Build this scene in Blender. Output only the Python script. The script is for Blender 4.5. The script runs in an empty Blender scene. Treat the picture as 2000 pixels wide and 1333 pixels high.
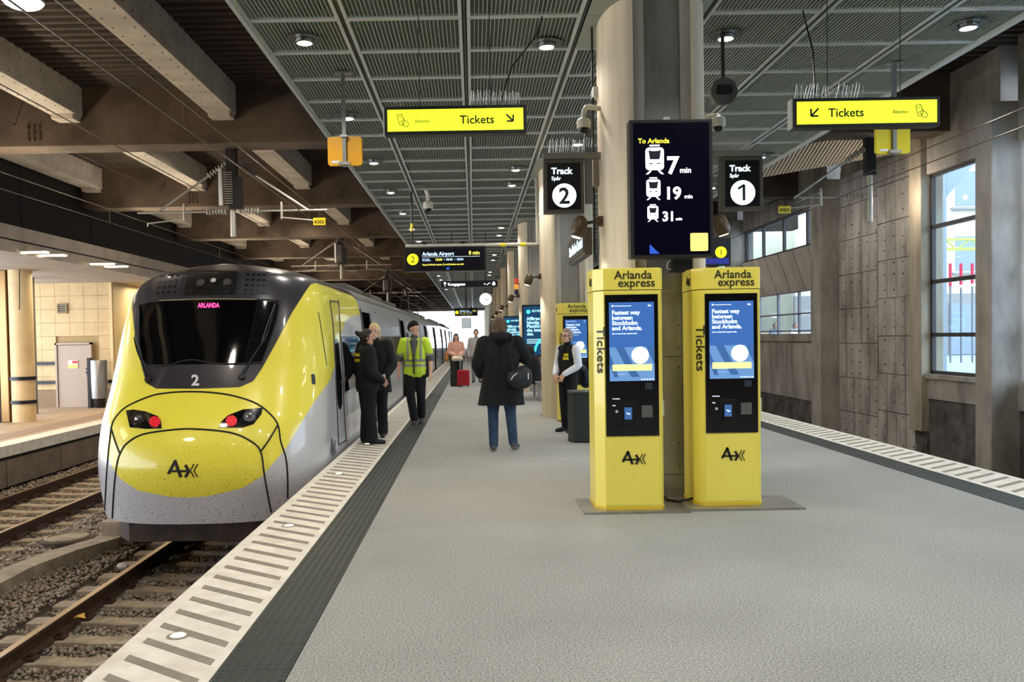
import bpy, bmesh, math, random
import numpy as np
from mathutils import Vector, Matrix
from mathutils.bvhtree import BVHTree
from mathutils.geometry import delaunay_2d_cdt
random.seed(7); rng = np.random.default_rng(7)
SC = bpy.context.scene
COL = SC.collection
# ------------------------------------------------------------------ camera
F = 1700.0; CX, CY = 926.0, 706.0
PITCH, ROLL = 0.0279, 0.017
CAM = Vector((0, 0, 1.55))
FW = Vector((0, math.cos(PITCH), -math.sin(PITCH)))
_U0 = Vector((0, math.sin(PITCH), math.cos(PITCH))); _R0 = Vector((1, 0, 0))
RT = _R0*math.cos(ROLL) - _U0*math.sin(ROLL)
UP = _R0*math.sin(ROLL) + _U0*math.cos(ROLL)
cd = bpy.data.cameras.new('camera'); cam = bpy.data.objects.new('camera', cd); COL.objects.link(cam)
M = Matrix((RT, UP, -FW)).transposed().to_4x4(); M.translation = CAM
cam.matrix_world = M
cd.sensor_fit = 'HORIZONTAL'; cd.sensor_width = 36; cd.lens = F/2000*36
cd.shift_x = (1000-CX)/2000; cd.shift_y = (CY-666.5)/2000
cd.clip_start = .05; cd.clip_end = 500
SC.camera = cam
def ray(u, v): return FW + RT*((u-CX)/F) - UP*((v-CY)/F)
def at(u, v, Y):
    d = ray(u, v); return CAM + d*(Y/d.y)
def onz(u, v, z=0.):
    d = ray(u, v); return CAM + d*((z-CAM.z)/d.z)
def onx(u, v, X):
    d = ray(u, v); return CAM + d*(X/d.x)
def proj(p):
    d = Vector(p)-CAM; z = d.dot(FW); return CX+F*d.dot(RT)/z, CY-F*d.dot(UP)/z
# ------------------------------------------------------------------ sky, light, exposure
W = bpy.data.worlds.new('sky'); SC.world = W; W.use_nodes = True
nt = W.node_tree; bg = nt.nodes['Background']
tc = nt.nodes.new('ShaderNodeTexCoord'); sx = nt.nodes.new('ShaderNodeSeparateXYZ'); rp = nt.nodes.new('ShaderNodeValToRGB')
nt.links.new(tc.outputs['Generated'], sx.inputs[0]); nt.links.new(sx.outputs['Z'], rp.inputs['Fac'])
rp.color_ramp.elements[0].color = (.80, .88, 1, 1); rp.color_ramp.elements[1].color = (.62, .78, 1, 1)
nt.links.new(rp.outputs[0], bg.inputs['Color'])
bg.inputs['Strength'].default_value = 6.0
SC.view_settings.view_transform = 'Standard'; SC.view_settings.look = 'None'
SC.view_settings.gamma = 1; SC.view_settings.use_curve_mapping = False
SC.view_settings.exposure = 0.0
SPOT_W = 120.0
HALL_W = 90.0
# ------------------------------------------------------------------ materials
def lin(c):
    return tuple(((x/255)/12.92 if x/255 <= .04045 else ((x/255+.055)/1.055)**2.4) for x in c)
MATS = {}
def mat(name, c=None, r=.5, m=0., c2=None, ns=4., nd=6, bump=0., bs=60., emit=0., coat=0., lo=.35, hi=.65, stretch=None, alpha=1., spec=.5):
    if name in MATS: return MATS[name]
    t = bpy.data.materials.new(name); t.use_nodes = True; n = t.node_tree
    p = n.nodes['Principled BSDF']; col = (*lin(c), 1)
    p.inputs['Base Color'].default_value = col; p.inputs['Roughness'].default_value = r; p.inputs['Metallic'].default_value = m
    p.inputs['Specular IOR Level'].default_value = spec
    if coat: p.inputs['Coat Weight'].default_value = coat; p.inputs['Coat Roughness'].default_value = .04
    co = n.nodes.new('ShaderNodeTexCoord'); mp = n.nodes.new('ShaderNodeMapping'); n.links.new(co.outputs['Object'], mp.inputs[0])
    if stretch: mp.inputs['Scale'].default_value = stretch
    if c2:
        a = n.nodes.new('ShaderNodeTexNoise'); a.inputs['Scale'].default_value = ns; a.inputs['Detail'].default_value = nd; a.inputs['Roughness'].default_value = .62
        n.links.new(mp.outputs[0], a.inputs[0])
        q = n.nodes.new('ShaderNodeValToRGB'); q.color_ramp.elements[0].position = lo; q.color_ramp.elements[1].position = hi
        q.color_ramp.elements[0].color = col; q.color_ramp.elements[1].color = (*lin(c2), 1)
        n.links.new(a.outputs[0], q.inputs[0]); n.links.new(q.outputs[0], p.inputs['Base Color'])
    if bump:
        a = n.nodes.new('ShaderNodeTexNoise'); a.inputs['Scale'].default_value = bs; a.inputs['Detail'].default_value = 4
        n.links.new(mp.outputs[0], a.inputs[0])
        b = n.nodes.new('ShaderNodeBump'); b.inputs['Strength'].default_value = bump; b.inputs['Distance'].default_value = .01
        n.links.new(a.outputs[0], b.inputs['Height']); n.links.new(b.outputs[0], p.inputs['Normal'])
    if emit:
        p.inputs['Emission Color'].default_value = col; p.inputs['Emission Strength'].default_value = emit
    MATS[name] = t; return t
def glassmat(name, c, tr=.8, r=.02):
    if name in MATS: return MATS[name]
    t = bpy.data.materials.new(name); t.use_nodes = True; n = t.node_tree; n.nodes.remove(n.nodes['Principled BSDF'])
    a = n.nodes.new('ShaderNodeBsdfTransparent'); a.inputs[0].default_value = (*lin(c), 1)
    g = n.nodes.new('ShaderNodeBsdfGlossy'); g.inputs['Roughness'].default_value = r
    lw = n.nodes.new('ShaderNodeLayerWeight'); lw.inputs[0].default_value = .5; pw_ = n.nodes.new('ShaderNodeMath'); pw_.operation = 'POWER'; pw_.inputs[1].default_value = 4; n.links.new(lw.outputs['Facing'], pw_.inputs[0])
    f = n.nodes.new('ShaderNodeMath'); f.operation = 'MULTIPLY_ADD'; f.inputs[1].default_value = .45; f.inputs[2].default_value = .03; n.links.new(pw_.outputs[0], f.inputs[0])
    x = n.nodes.new('ShaderNodeMixShader'); n.links.new(f.outputs[0], x.inputs[0]); n.links.new(a.outputs[0], x.inputs[1]); n.links.new(g.outputs[0], x.inputs[2])
    n.links.new(x.outputs[0], n.nodes['Material Output'].inputs[0]); MATS[name] = t; return t
# ------------------------------------------------------------------ object helpers
ORG = {}
def link(name, data, m=None, parent=None, org=None, kind=None, label=None):
    po = ORG[parent.name] if parent is not None else Vector((0, 0, 0))
    o = bpy.data.objects.new(name, data); COL.objects.link(o)
    if org is None: org = po if parent is not None else Vector((0, 0, 0))
    org = Vector(org)
    if parent is not None: o.parent = parent
    o.location = org - po; ORG[o.name] = org
    if m is not None and data is not None and len(data.materials) == 0: data.materials.append(m)
    if kind: o['kind'] = kind
    if label: o['label'] = label
    return o
def tag(o, label=None, cat=None, group=None, kind=None):
    if label: o['label'] = label
    if cat: o['category'] = cat
    if group: o['group'] = group
    if kind: o['kind'] = kind
    return o
def thing(name, label, cat, org, group=None):
    return tag(link(name, None, org=org), label, cat, group)
class MB:
    def __init__(s): s.v = []; s.f = []
    def add(s, v, f):
        k = len(s.v); s.v += [tuple(x) for x in v]; s.f += [tuple(i+k for i in q) for q in f]; return s
    def box(s, x0, x1, y0, y1, z0, z1):
        return s.add([(x0,y0,z0),(x1,y0,z0),(x1,y1,z0),(x0,y1,z0),(x0,y0,z1),(x1,y0,z1),(x1,y1,z1),(x0,y1,z1)],
                     [(0,3,2,1),(4,5,6,7),(0,1,5,4),(1,2,6,5),(2,3,7,6),(3,0,4,7)])
    def cone(s, p0, p1, r0, r1=None, n=12, cap=True):
        r1 = r0 if r1 is None else r1; p0 = Vector(p0); p1 = Vector(p1); d = (p1-p0).normalized()
        a = d.orthogonal().normalized(); b = d.cross(a); V = []; 
        for p, r in ((p0, r0), (p1, r1)):
            for i in range(n):
                t = 2*math.pi*i/n; V.append(p + a*(r*math.cos(t)) + b*(r*math.sin(t)))
        Q = [(i, (i+1) % n, n+(i+1) % n, n+i) for i in range(n)]
        if cap: Q += [tuple(range(n))[::-1], tuple(range(n, 2*n))]
        return s.add(V, Q)
    def tube(s, pts, r, n=6):
        pts = [Vector(p) for p in pts]
        for i in range(len(pts)-1): s.cone(pts[i], pts[i+1], r, r, n, cap=(n > 3))
        return s
    def sph(s, c, r, n=12, m=8, sc=(1, 1, 1)):
        V = []; c = Vector(c)
        for j in range(m+1):
            ph = math.pi*j/m
            for i in range(n):
                t = 2*math.pi*i/n; V.append((c.x+r*sc[0]*math.sin(ph)*math.cos(t), c.y+r*sc[1]*math.sin(ph)*math.sin(t), c.z+r*sc[2]*math.cos(ph)))
        return s.add(V, [(j*n+i, (j+1)*n+i, (j+1)*n+(i+1) % n, j*n+(i+1) % n) for j in range(m) for i in range(n)])
    def lathe(s, c, prof, n=16, ax='z'):
        c = Vector(c); V = []; m = len(prof)
        for r, h in prof:
            for i in range(n):
                t = 2*math.pi*i/n; a, b = r*math.cos(t), r*math.sin(t)
                V.append(c + (Vector((a, b, h)) if ax == 'z' else Vector((a, -h, b)) if ax == 'y' else Vector((h, a, b))))
        Q = [(j*n+i, j*n+(i+1) % n, (j+1)*n+(i+1) % n, (j+1)*n+i) for j in range(m-1) for i in range(n)]
        Q += [tuple(range(n))[::-1], tuple(range((m-1)*n, m*n))]
        return s.add(V, Q)
    def prism(s, poly, z0, z1, ax='z'):
        n = len(poly)
        g = {'z': lambda a, b, h: (a, b, h), 'y': lambda a, b, h: (a, h, b), 'x': lambda a, b, h: (h, a, b)}[ax]
        V = [g(a, b, z0) for a, b in poly] + [g(a, b, z1) for a, b in poly]
        return s.add(V, [tuple(range(n))[::-1], tuple(range(n, 2*n))] + [(i, (i+1) % n, n+(i+1) % n, n+i) for i in range(n)])
    def build(s, name, m, parent=None, org=None, smooth=False, bevel=0, kind=None, label=None):
        po = ORG[parent.name] if parent is not None else Vector((0, 0, 0))
        o0 = Vector(org) if org is not None else (po if parent is not None else Vector((0, 0, 0)))
        me = bpy.data.meshes.new(name); me.from_pydata([(x-o0.x, y-o0.y, z-o0.z) for x, y, z in s.v], [], s.f)
        if bevel:
            b = bmesh.new(); b.from_mesh(me); bmesh.ops.recalc_face_normals(b, faces=b.faces)
            es = [e for e in b.edges if len(e.link_faces) == 2 and e.calc_face_angle(0) > .5]
            bmesh.ops.bevel(b, geom=es, offset=bevel, segments=2, affect='EDGES', profile=.7); b.to_mesh(me); b.free()
        else:
            b = bmesh.new(); b.from_mesh(me); bmesh.ops.recalc_face_normals(b, faces=b.faces); b.to_mesh(me); b.free()
        if smooth:
            me.polygons.foreach_set('use_smooth', [True]*len(me.polygons))
            try: me.set_sharp_from_angle(angle=.7)
            except Exception: pass
        return link(name, me, m, parent, o0, kind, label)
def box(name, x0, x1, y0, y1, z0, z1, m, parent=None, **k): return MB().box(x0, x1, y0, y1, z0, z1).build(name, m, parent, **k)
def copytree(o, dloc=(0, 0, 0), parent=None):
    c = o.copy(); COL.objects.link(c)
    if parent is not None: c.parent = parent
    else: c.location = o.location + Vector(dloc)
    ORG[c.name] = ORG[o.name] + Vector(dloc)
    for ch in o.children: copytree(ch, dloc, c)
    return c
_TC = {}
def textmesh(s, bold=0., align='LEFT', depth=.02):
    k = (s, bold, align, depth)
    if k not in _TC:
        c = bpy.data.curves.new('t', 'FONT'); c.body = s; c.align_x = align; c.size = 1; c.offset = bold; c.extrude = depth; c.resolution_u = 3; c.space_line = .85
        o = bpy.data.objects.new('t', c); COL.objects.link(o)
        dg = bpy.context.evaluated_depsgraph_get(); me = bpy.data.meshes.new_from_object(o.evaluated_get(dg))
        v = np.zeros(len(me.vertices)*3); me.vertices.foreach_get('co', v); fs = [tuple(p.vertices) for p in me.polygons]
        _TC[k] = (v.reshape(-1, 3), fs); bpy.data.objects.remove(o); bpy.data.curves.remove(c); bpy.data.meshes.remove(me)
    return _TC[k]
def text(s, size, pos, m, parent, R=(1, 0, 0), U=(0, 0, 1), align='LEFT', bold=0., name='lettering', sx=1., depth=.004, label=None):
    v, f = textmesh(s, bold, align, depth/size/2); R = Vector(R).normalized(); U = Vector(U).normalized(); N = R.cross(U); pos = Vector(pos)
    mb = MB(); mb.add([pos + R*(a*size*sx) + U*(b*size) + N*(c*size) for a, b, c in v.tolist()], f)
    return mb.build(name, m, parent, label=label)
def strokes(segs, w, depth=.003):
    """ribbon strokes in 2D -> verts/faces (x,y,z)"""
    V = []; Q = []
    for a, b, *ww in segs:
        k = (ww[0] if ww else w)/2; a = Vector(a); b = Vector(b); d = (b-a).normalized(); n = Vector((-d.y, d.x))*k
        i = len(V)
        for z in (0, depth):
            for p in (a+n, b+n, b-n, a-n): V.append((p.x, p.y, z))
        Q += [(i, i+1, i+2, i+3), (i+4, i+7, i+6, i+5), (i, i+4, i+5, i+1), (i+1, i+5, i+6, i+2), (i+2, i+6, i+7, i+3), (i+3, i+7, i+4, i)]
    return V, Q
def flat(V, Q, pos, R=(1, 0, 0), U=(0, 0, 1), s=1.):
    R = Vector(R).normalized(); U = Vector(U).normalized(); N = R.cross(U); pos = Vector(pos); mb = MB()
    return mb.add([pos + R*(a*s) + U*(b*s) + N*c for a, b, c in V], Q)
EMB = [((-.02, .2), (.42, 1.), .17), ((.36, 1.), (.72, .0), .19), ((.05, .36), (1.15, .36), .13), ((.98, .72), (1.2, .36), .17), ((1.2, .36), (.98, .0), .17),
       ((1.5, .78), (1.28, .38), .06), ((1.28, .38), (1.5, .0), .06), ((1.72, .78), (1.5, .38), .06), ((1.5, .38), (1.72, .0), .06)]
def emblem(pos, size, m, parent, R=(1, 0, 0), U=(0, 0, 1)):
    V, Q = strokes(EMB, .1, .003); V = [(a-.86, b-.5, c) for a, b, c in V]
    return flat(V, Q, pos, R, U, size).build('emblem', m, parent)
def disc(c, r, n=28, depth=.004, N=(0, -1, 0)):
    c = Vector(c); N = Vector(N); return MB().cone(c, c+N*depth, r, r, n)
# common materials
conc = mat('concrete', (158, 150, 140), .85, c2=(122, 114, 104), ns=1.6, bump=.25, bs=40)
concl = mat('pale_concrete', (196, 186, 166), .8, c2=(160, 148, 128), ns=1.2, bump=.15, bs=50, stretch=(3, 3, .5))
concd = mat('brown_concrete', (108, 92, 78), .9, c2=(70, 60, 50), ns=.9, bump=.3, bs=25)
steel = mat('brushed_steel', (172, 170, 164), .35, .7, c2=(140, 136, 130), ns=3, stretch=(1, 1, .3))
alu = mat('bright_aluminium', (205, 210, 204), .35, .35)
dark = mat('dark_metal', (38, 38, 36), .5, .3)
black = mat('black_plastic', (10, 10, 12), .35)
white = mat('white_plastic', (225, 225, 222), .4)
yel = mat('yellow_paint', (236, 208, 36), .3, coat=.3)
signyel = mat('lit_yellow', (226, 240, 48), .5, emit=1.0)
wemit = mat('lit_white', (225, 242, 255), .5, emit=1.3)
lampglow = mat('lamp_glow', (255, 246, 232), .5, emit=14.)
# ------------------------------------------------------------------ platform floor
EL, TL, GL = -1.82, -1.236, -.882       # left: outer edge, tactile start, floor start
ER, TR, GR = 5.60, 4.99, 4.64
YN, YF = -9., 132.
carpet = mat('speckled_floor', (202, 201, 193), .85, c2=(96, 97, 93), ns=90, nd=4, lo=.3, hi=.7)
carpet2 = carpet
n = carpet.node_tree   # add large soft wear patches
nz = n.nodes.new('ShaderNodeTexNoise'); nz.inputs['Scale'].default_value = .9; nz.inputs['Detail'].default_value = 3
tcn = n.nodes.new('ShaderNodeTexCoord'); n.links.new(tcn.outputs['Object'], nz.inputs[0])
mx = n.nodes.new('ShaderNodeMix'); mx.data_type = 'RGBA'; mx.blend_type = 'MULTIPLY'; mx.inputs[0].default_value = .35
pr = n.nodes['Principled BSDF']; src = pr.inputs['Base Color'].links[0].from_socket
n.links.new(src, mx.inputs[6]); n.links.new(nz.outputs[0], mx.inputs[7]); n.links.new(mx.outputs[2], pr.inputs['Base Color'])
whitec = mat('white_edge_stone', (238, 231, 216), .6, c2=(214, 206, 190), ns=5, bump=.08)
slotm = mat('edge_slot_grey', (150, 140, 124), .7, c2=(128, 118, 104), ns=9)
rubber = mat('tactile_rubber', (34, 39, 37), .5, c2=(54, 60, 50), ns=1.2, bump=.05)
floor = link('floor', None, org=(1.9, 20, 0), kind='structure')
box('walking_surface', GL, GR, YN, YF, -.3, 0, carpet, floor)
for sg, (xa, xb, xc) in ((-1, (EL, TL, GL)), (1, (ER, TR, GR))):
    x0, x1 = sorted((xa, xb)); box('edge_slab', x0, x1, YN, YF, -.28, .0, whitec, floor, bevel=0)
    x0, x1 = sorted((xb, xc)); box('tactile_bed', x0, x1, YN, YF, -.28, -.012, rubber, floor)
    # pit wall under the edge
    x0, x1 = sorted((xa-sg*.25, xa-sg*.45)); box('pit_wall', x0, x1, YN, YF, -1.25, -.28, concd, floor)
def slot_mb(y, sg):
    if sg < 0: a, b = (-1.735, y+.165), (-1.285, y-.165)
    else: a, b = (5.515, y+.165), (5.065, y-.165)
    w = .036
    return [(a[0], a[1]+w, 0), (a[0], a[1]-w, 0), (b[0], b[1]-w, 0), (b[0], b[1]+w, 0)]
def add_slot(mb, q, dy=0, ox=0, oy=0):
    V = [(x-ox, y-oy+dy, z) for x, y, _ in q for z in (.0003, .0025)]
    mb.add(V, [(1, 3, 5, 7), (0, 6, 4, 2), (0, 2, 3, 1), (2, 4, 5, 3), (4, 6, 7, 5), (6, 0, 1, 7)])
for sg in (-1, 1):
    q = slot_mb(0, sg); me0 = None
    y0 = 3.35 if sg < 0 else 6.4
    ys = [y0 + .2430*i for i in range(70)]
    for i, y in enumerate(ys):
        if sg < 0 and i % 11 == 5: pass
        if me0 is None:
            mb = MB(); add_slot(mb, q, 0); o = mb.build('edge_slot', slotm, floor, org=(0, 0, 0)); me0 = o.data; o.location.y = y - ORG['floor'].y
        else:
            o = link('edge_slot', me0, None, floor, org=(0, y, 0))
    mb = MB(); y = ys[-1]+.243
    while y < 90: add_slot(mb, q, y); y += .243
    mb.build('edge_slots_far', slotm, floor, kind='stuff')
# small round lights set in the left edge
studm = mat('stud_glow', (226, 236, 200), .4, emit=1.6)
for i, (u, v) in enumerate(((348, 1243), (564, 1028), (662, 926), (717, 868), (757, 822))):
    p = onz(u, v, 0)
    o = MB().cone(p, p+Vector((0, 0, .004)), .062, .058, 24).build('stud_rim', slotm, floor)
    MB().cone(p+Vector((0, 0, .004)), p+Vector((0, 0, .009)), .041, .034, 20).build('stud_lens', studm, o)
# tactile tiles
def tile_mesh():
    mb = MB(); s = .35; g = .0025
    mb.box(g, s-g, g, s-g, -.011, 0)
    for j in range(7):
        for i in range(7):
            cx = .025+.05*i; cy = .025+.05*j
            r = .014; n = 8; k = len(mb.v)
            for rr, h in ((r, 0), (r*.72, .0045)):
                for t in range(n): a = 2*math.pi*t/n; mb.v.append((cx+rr*math.cos(a), cy+rr*math.sin(a), h))
            mb.f += [(k+t, k+(t+1) % n, k+n+(t+1) % n, k+n+t) for t in range(n)] + [tuple(range(k+n, k+2*n))]
    return mb
tm = tile_mesh(); t0 = None
for xs, ystart in ((TL+.001, 3.0), (GR, 6.0)):
    for i in range(60):
        y = ystart+.35*i
        if t0 is None: t0 = tm.build('tactile_tile', rubber, floor, org=(0, 0, 0)); t0.location = Vector((xs, y, 0))-ORG['floor']
        else: link('tactile_tile', t0.data, None, floor, org=(xs, y, 0))
for xs, y0 in ((TL, 24.), (GR, 27.)):
    mb = MB(); y = y0
    while y < YF-1: mb.box(xs, xs+.352, y, y+.345, -.012, 0); y += .35
    mb.build('tactile_tiles_far', rubber, floor, kind='stuff')
# ------------------------------------------------------------------ track bed, ballast, tracks
ZR = -1.18
bedm = mat('ballast_dust', (104, 94, 82), .95, c2=(76, 68, 60), ns=20)
bed = box('ground', -13.5, 11.5, YN, YF, -1.7, -1.42, bedm, kind='structure')
def rocks(n, xr, yr, s0, s1, z, seed, m, dens=None):
    r = np.random.default_rng(seed)
    base = np.array([(1,0,0),(-1,0,0),(0,1,0),(0,-1,0),(0,0,1),(0,0,-1)], float)
    fc = np.array([(0,2,4),(2,1,4),(1,3,4),(3,0,4),(2,0,5),(1,2,5),(3,1,5),(0,3,5)])
    x = r.uniform(*xr, n); u = r.uniform(0, 1, n); y = yr[0]*(yr[1]/yr[0])**u
    V = base[None]*r.uniform(.55, 1.25, (n, 6, 1)) + r.uniform(-.3, .3, (n, 6, 3))
    V *= r.uniform(s0, s1, (n, 1, 1)); V[:, :, 2] *= .75
    a = r.uniform(0, 6.28, n); c, s = np.cos(a)[:, None], np.sin(a)[:, None]
    X = V[:, :, 0]*c - V[:, :, 1]*s; Y = V[:, :, 0]*s + V[:, :, 1]*c
    P = np.stack([X+x[:, None], Y+y[:, None], V[:, :, 2]+((z(x) if callable(z) else z) + r.uniform(-.03, .02, n))[:, None]], 2).reshape(-1, 3)
    Fc = (fc[None]+(np.arange(n)*6)[:, None, None]).reshape(-1, 3)
    me = bpy.data.meshes.new('ballast'); me.vertices.add(len(P)); me.vertices.foreach_set('co', P.ravel())
    me.loops.add(Fc.size); me.loops.foreach_set('vertex_index', Fc.ravel().astype(np.int32)); me.polygons.add(len(Fc))
    me.polygons.foreach_set('loop_start', np.arange(0, Fc.size, 3, dtype=np.int32)); me.update(calc_edges=True); me.validate()
    return link('ballast', me, m, kind='stuff')
stone = mat('ballast_stone', (190, 176, 156), .85, c2=(108, 98, 86), ns=14, nd=2, lo=.3, hi=.7)
b = rocks(30000, (-5.35, -1.9), (4.5, 15), .018, .036, lambda x: np.where((x > -4.75) & (x < -2.2), -1.405, -1.33), 1, stone); tag(b, 'grey brown crushed stone ballast around the near track', 'gravel')
b = rocks(34000, (-9.3, -5.3), (8.5, 30), .022, .042, lambda x: np.where((x > -8.95) & (x < -6.45), -1.41, -1.33), 2, stone); tag(b, 'grey brown crushed stone ballast around the far left track', 'gravel')
b = rocks(6000, (5.9, 9.2), (9, 32), .03, .05, -1.32, 3, stone); tag(b, 'dark crushed stone ballast below the right platform edge', 'gravel')
rust = mat('rusty_rail', (84, 62, 46), .6, .3, c2=(60, 44, 34), ns=12)
shine = mat('worn_rail_top', (150, 128, 104), .3, .8)
slp = mat('sleeper_concrete', (186, 170, 148), .85, c2=(150, 136, 118), ns=5)
def track(xc, label, y0, y1, n=46):
    root = thing('railway_track', label, 'track', (xc, y0, ZR))
    for s in (-1, 1):
        x = xc+s*.7525
        prof = [(-.075, -.17), (.075, -.17), (.075, -.158), (.012, -.14), (.012, -.045), (.036, -.035), (.036, -.003), (-.036, -.003), (-.036, -.035), (-.012, -.045), (-.012, -.14), (-.075, -.158)]
        r = MB().prism([(x+a, ZR+c) for a, c in prof], y0, y1, 'y').build('rail', rust, root)
        MB().box(x-.035, x+.035, y0, y1, ZR-.004, ZR).build('rail_head', shine, r)
    sl = pad = None
    for i in range(n):
        y = y0+.25+i*.575
        if sl is None:
            sl = MB().prism([(xc-1.25, ZR-.36), (xc+1.25, ZR-.36), (xc+1.25, ZR-.17), (xc+.5, ZR-.175), (xc+.3, ZR-.195), (xc-.3, ZR-.195), (xc-.5, ZR-.175), (xc-1.25, ZR-.17)], y-.11, y+.11, 'y').build('sleeper', slp, root, org=(xc, y, ZR), bevel=.015)
            mb = MB()
            for s in (-1, 1):
                for d in (-1, 1):
                    x = xc+s*.7525+d*.1; mb.box(x-.045, x+.045, y-.06, y+.06, ZR-.17, ZR-.145); mb.cone((x, y, ZR-.15), (x, y, ZR-.10), .024, .02, 8); mb.tube([(x-d*.05, y-.05, ZR-.14), (x-d*.06, y, ZR-.125), (x-d*.05, y+.05, ZR-.14)], .012, 5)
            pad = mb.build('fastening', rust, sl)
        else:
            o = link('sleeper', sl.data, None, root, org=(xc, y, ZR)); link('fastening', pad.data, None, o)
    return root
track(-3.46, 'near railway track with rusty rails running under the train', 2.5, 60)
track(-7.70, 'far railway track with rusty rails left of the train beside the low platform', 4, 60, 60)
# cable trough between the tracks
tro = mat('trough_concrete', (178, 162, 138), .85, c2=(140, 126, 106), ns=3)
P = [(-5.62, 4), (-5.62, 10.6), (-5.45, 11.4), (-5.18, 12.1), (-5.14, 40)]
root = thing('cable_trough', 'low pale concrete cable trough kinking between the two tracks', 'trough', (-5.5, 10, -1.3))
for i in range(len(P)-1):
    (xa, ya), (xb, yb) = P[i], P[i+1]
    nseg = 1 if yb-ya < 2 else max(1, int((yb-ya)/2.2))
    for k in range(nseg):
        t0_, t1_ = k/nseg, (k+1)/nseg; g = .006
        A = (xa+(xb-xa)*t0_, ya+(yb-ya)*t0_+g); B = (xa+(xb-xa)*t1_, ya+(yb-ya)*t1_-g); w = .17
        MB().prism([(A[0]-w, A[1]), (A[0]+w, A[1]), (B[0]+w, B[1]), (B[0]-w, B[1])], -1.4, -1.17).build('trough_cover', tro, root)
root = thing('concrete_block', 'pale concrete block under the left corner of the train nose', 'block', (-5.05, 12.4, -1.2))
MB().box(-5.3, -4.85, 12.2, 12.8, -1.3, -.97).build('block', tro, root, bevel=.02)
p = onz(130, 1052, -1.27)
root = thing('manhole_cover', 'round flat manhole cover lying in the gravel beside the trough', 'cover', p)
MB().lathe(p, [(.30, -.1), (.30, .03), (.26, .035), (.26, .02)], 24).build('cover', tro, root); MB().lathe(p, [(.36, -.1), (.36, 0), (.3, .01)], 24).build('cover_ring', concd, root)
# litter on the ballast
p = onz(155, 1212, -1.29)
root = thing('leaf_litter', 'crumpled orange and yellow wrapper lying on the gravel by the near rail', 'litter', p)
MB().add([p+Vector(q) for q in ((-.06, -.02, .02), (.0, -.05, .05), (.07, -.01, .02), (.03, .05, .06), (-.04, .04, .04))], [(0, 1, 3), (0, 3, 4), (1, 2, 3)]).build('foil', mat('orange_foil', (226, 150, 50), .5, c2=(240, 220, 120), ns=30), root)
p = onz(240, 1106, -1.2)
root = thing('stone', 'single pale stone lying against the near rail', 'stone', p)
MB().sph(p, .06, 8, 6, (1.3, .8, .7)).build('stone', mat('pale_stone', (205, 196, 180), .8), root)
# ------------------------------------------------------------------ left platform and hall
LPX, LPZ = -9.42, -.48
lp = link('platform', None, org=(-11, 20, LPZ), kind='structure')
pfm = mat('left_platform_floor', (186, 160, 128), .7, c2=(160, 136, 108), ns=3)
box('platform_floor', -16, LPX-.5, YN, YF, LPZ-.25, LPZ, pfm, lp)
box('platform_band', LPX-1.35, LPX-.75, YN, YF, LPZ, LPZ+.004, mat('platform_band_grey', (150, 126, 104), .7), lp)
for k in range(34):
    box('edge_stone', LPX-.5, LPX, 6+k*1.5, 6+k*1.5+1.494, LPZ-.22, LPZ+.002, whitec, lp)
for k in range(22):
    box('face_panel', LPX-.12, LPX-.04, 6+k*2.3, 6+k*2.3+2.27, -1.32, LPZ-.3, mat('dark_face_panel', (132, 116, 100), .8, c2=(112, 98, 84), ns=3), lp)
box('face_backing', LPX-.3, LPX-.13, YN, YF, -1.4, LPZ-.22, dark, lp)
# ledge and soffit of the low hall
ledge = mat('ledge_grey', (176, 164, 148), .7, c2=(156, 144, 130), ns=2)
hall = link('trim_1', None, org=(-9.4, 20, 3.5), kind='structure')
box('soffit', -16, -9.46, YN, YF, 3.50, 3.6, ledge, hall)
box('fascia_lower', -9.52, -9.40, YN, YF, 3.44, 3.68, ledge, hall)
box('fascia_gap', -9.52, -9.45, YN, YF, 3.68, 3.72, black, hall)
box('fascia_upper', -9.62, -9.42, YN, YF, 3.72, 4.0, ledge, hall)
box('ledge_top', -11.5, -9.5, YN, YF, 3.9, 3.98, ledge, hall)
blk = mat('black_wall_panel', (16, 16, 20), .7)
wl = link('wall_left', None, org=(-11.4, 20, 5), kind='structure')
for k in range(12):
    for j in range(2):
        y0 = 2+k*4.; z0 = 3.98+j*1.32
        box('wall_panel', -11.42, -11.33, y0, y0+3.97, z0, z0+1.30, blk, wl)
box('wall_backing', -11.6, -11.42, YN, YF, 3.9, 6.8, mat('dark_grey_backing', (50, 50, 54), .8), wl)
box('wall_far_stretch', -11.42, -11.33, 50, YF, 3.98, 6.8, blk, wl)
# frontal tiled wall of the left hall
tilem = mat('beige_wall_tile', (222, 192, 140), .5, c2=(206, 176, 126), ns=2.5)
tw = link('wall_front_left', None, org=(-13, 28, 1), kind='structure')
box('wall_backing', -16, -11.6, 28.06, 28.3, LPZ, 3.5, mat('tile_grout', (186, 160, 118), .9), tw)
for j in range(8):
    for i in range(6):
        x0 = -14.35+i*.46; z0 = .08+j*.43
        if -13.5 < x0+.23 < -12.25 and z0 < 1.5: continue
        box('tile', x0, x0+.452, 28.0, 28.06, z0, z0+.422, tilem, tw)
box('skirting', -14.4, -11.6, 27.98, 28.06, LPZ, .06, mat('brown_skirting', (150, 124, 96), .7), tw)
for z in (.27, .88): box('rail_band', -14.4, -13.42, 27.9, 27.99, z, z+.1, black, tw); 
for z in (.27,): box('rail_band', -12.42, -11.6, 27.9, 27.99, z, z+.1, black, tw)
d = link('door_1', None, org=(-12.9, 27.9, LPZ), kind='structure')
doorm = mat('pinkish_grey_door', (190, 170, 152), .6)
a = at(116, 795, 27.9); b_ = at(174, 676, 27.9)
box('door_leaf', a.x, b_.x, 27.9, 27.97, LPZ, 1.5, doorm, d)
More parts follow.
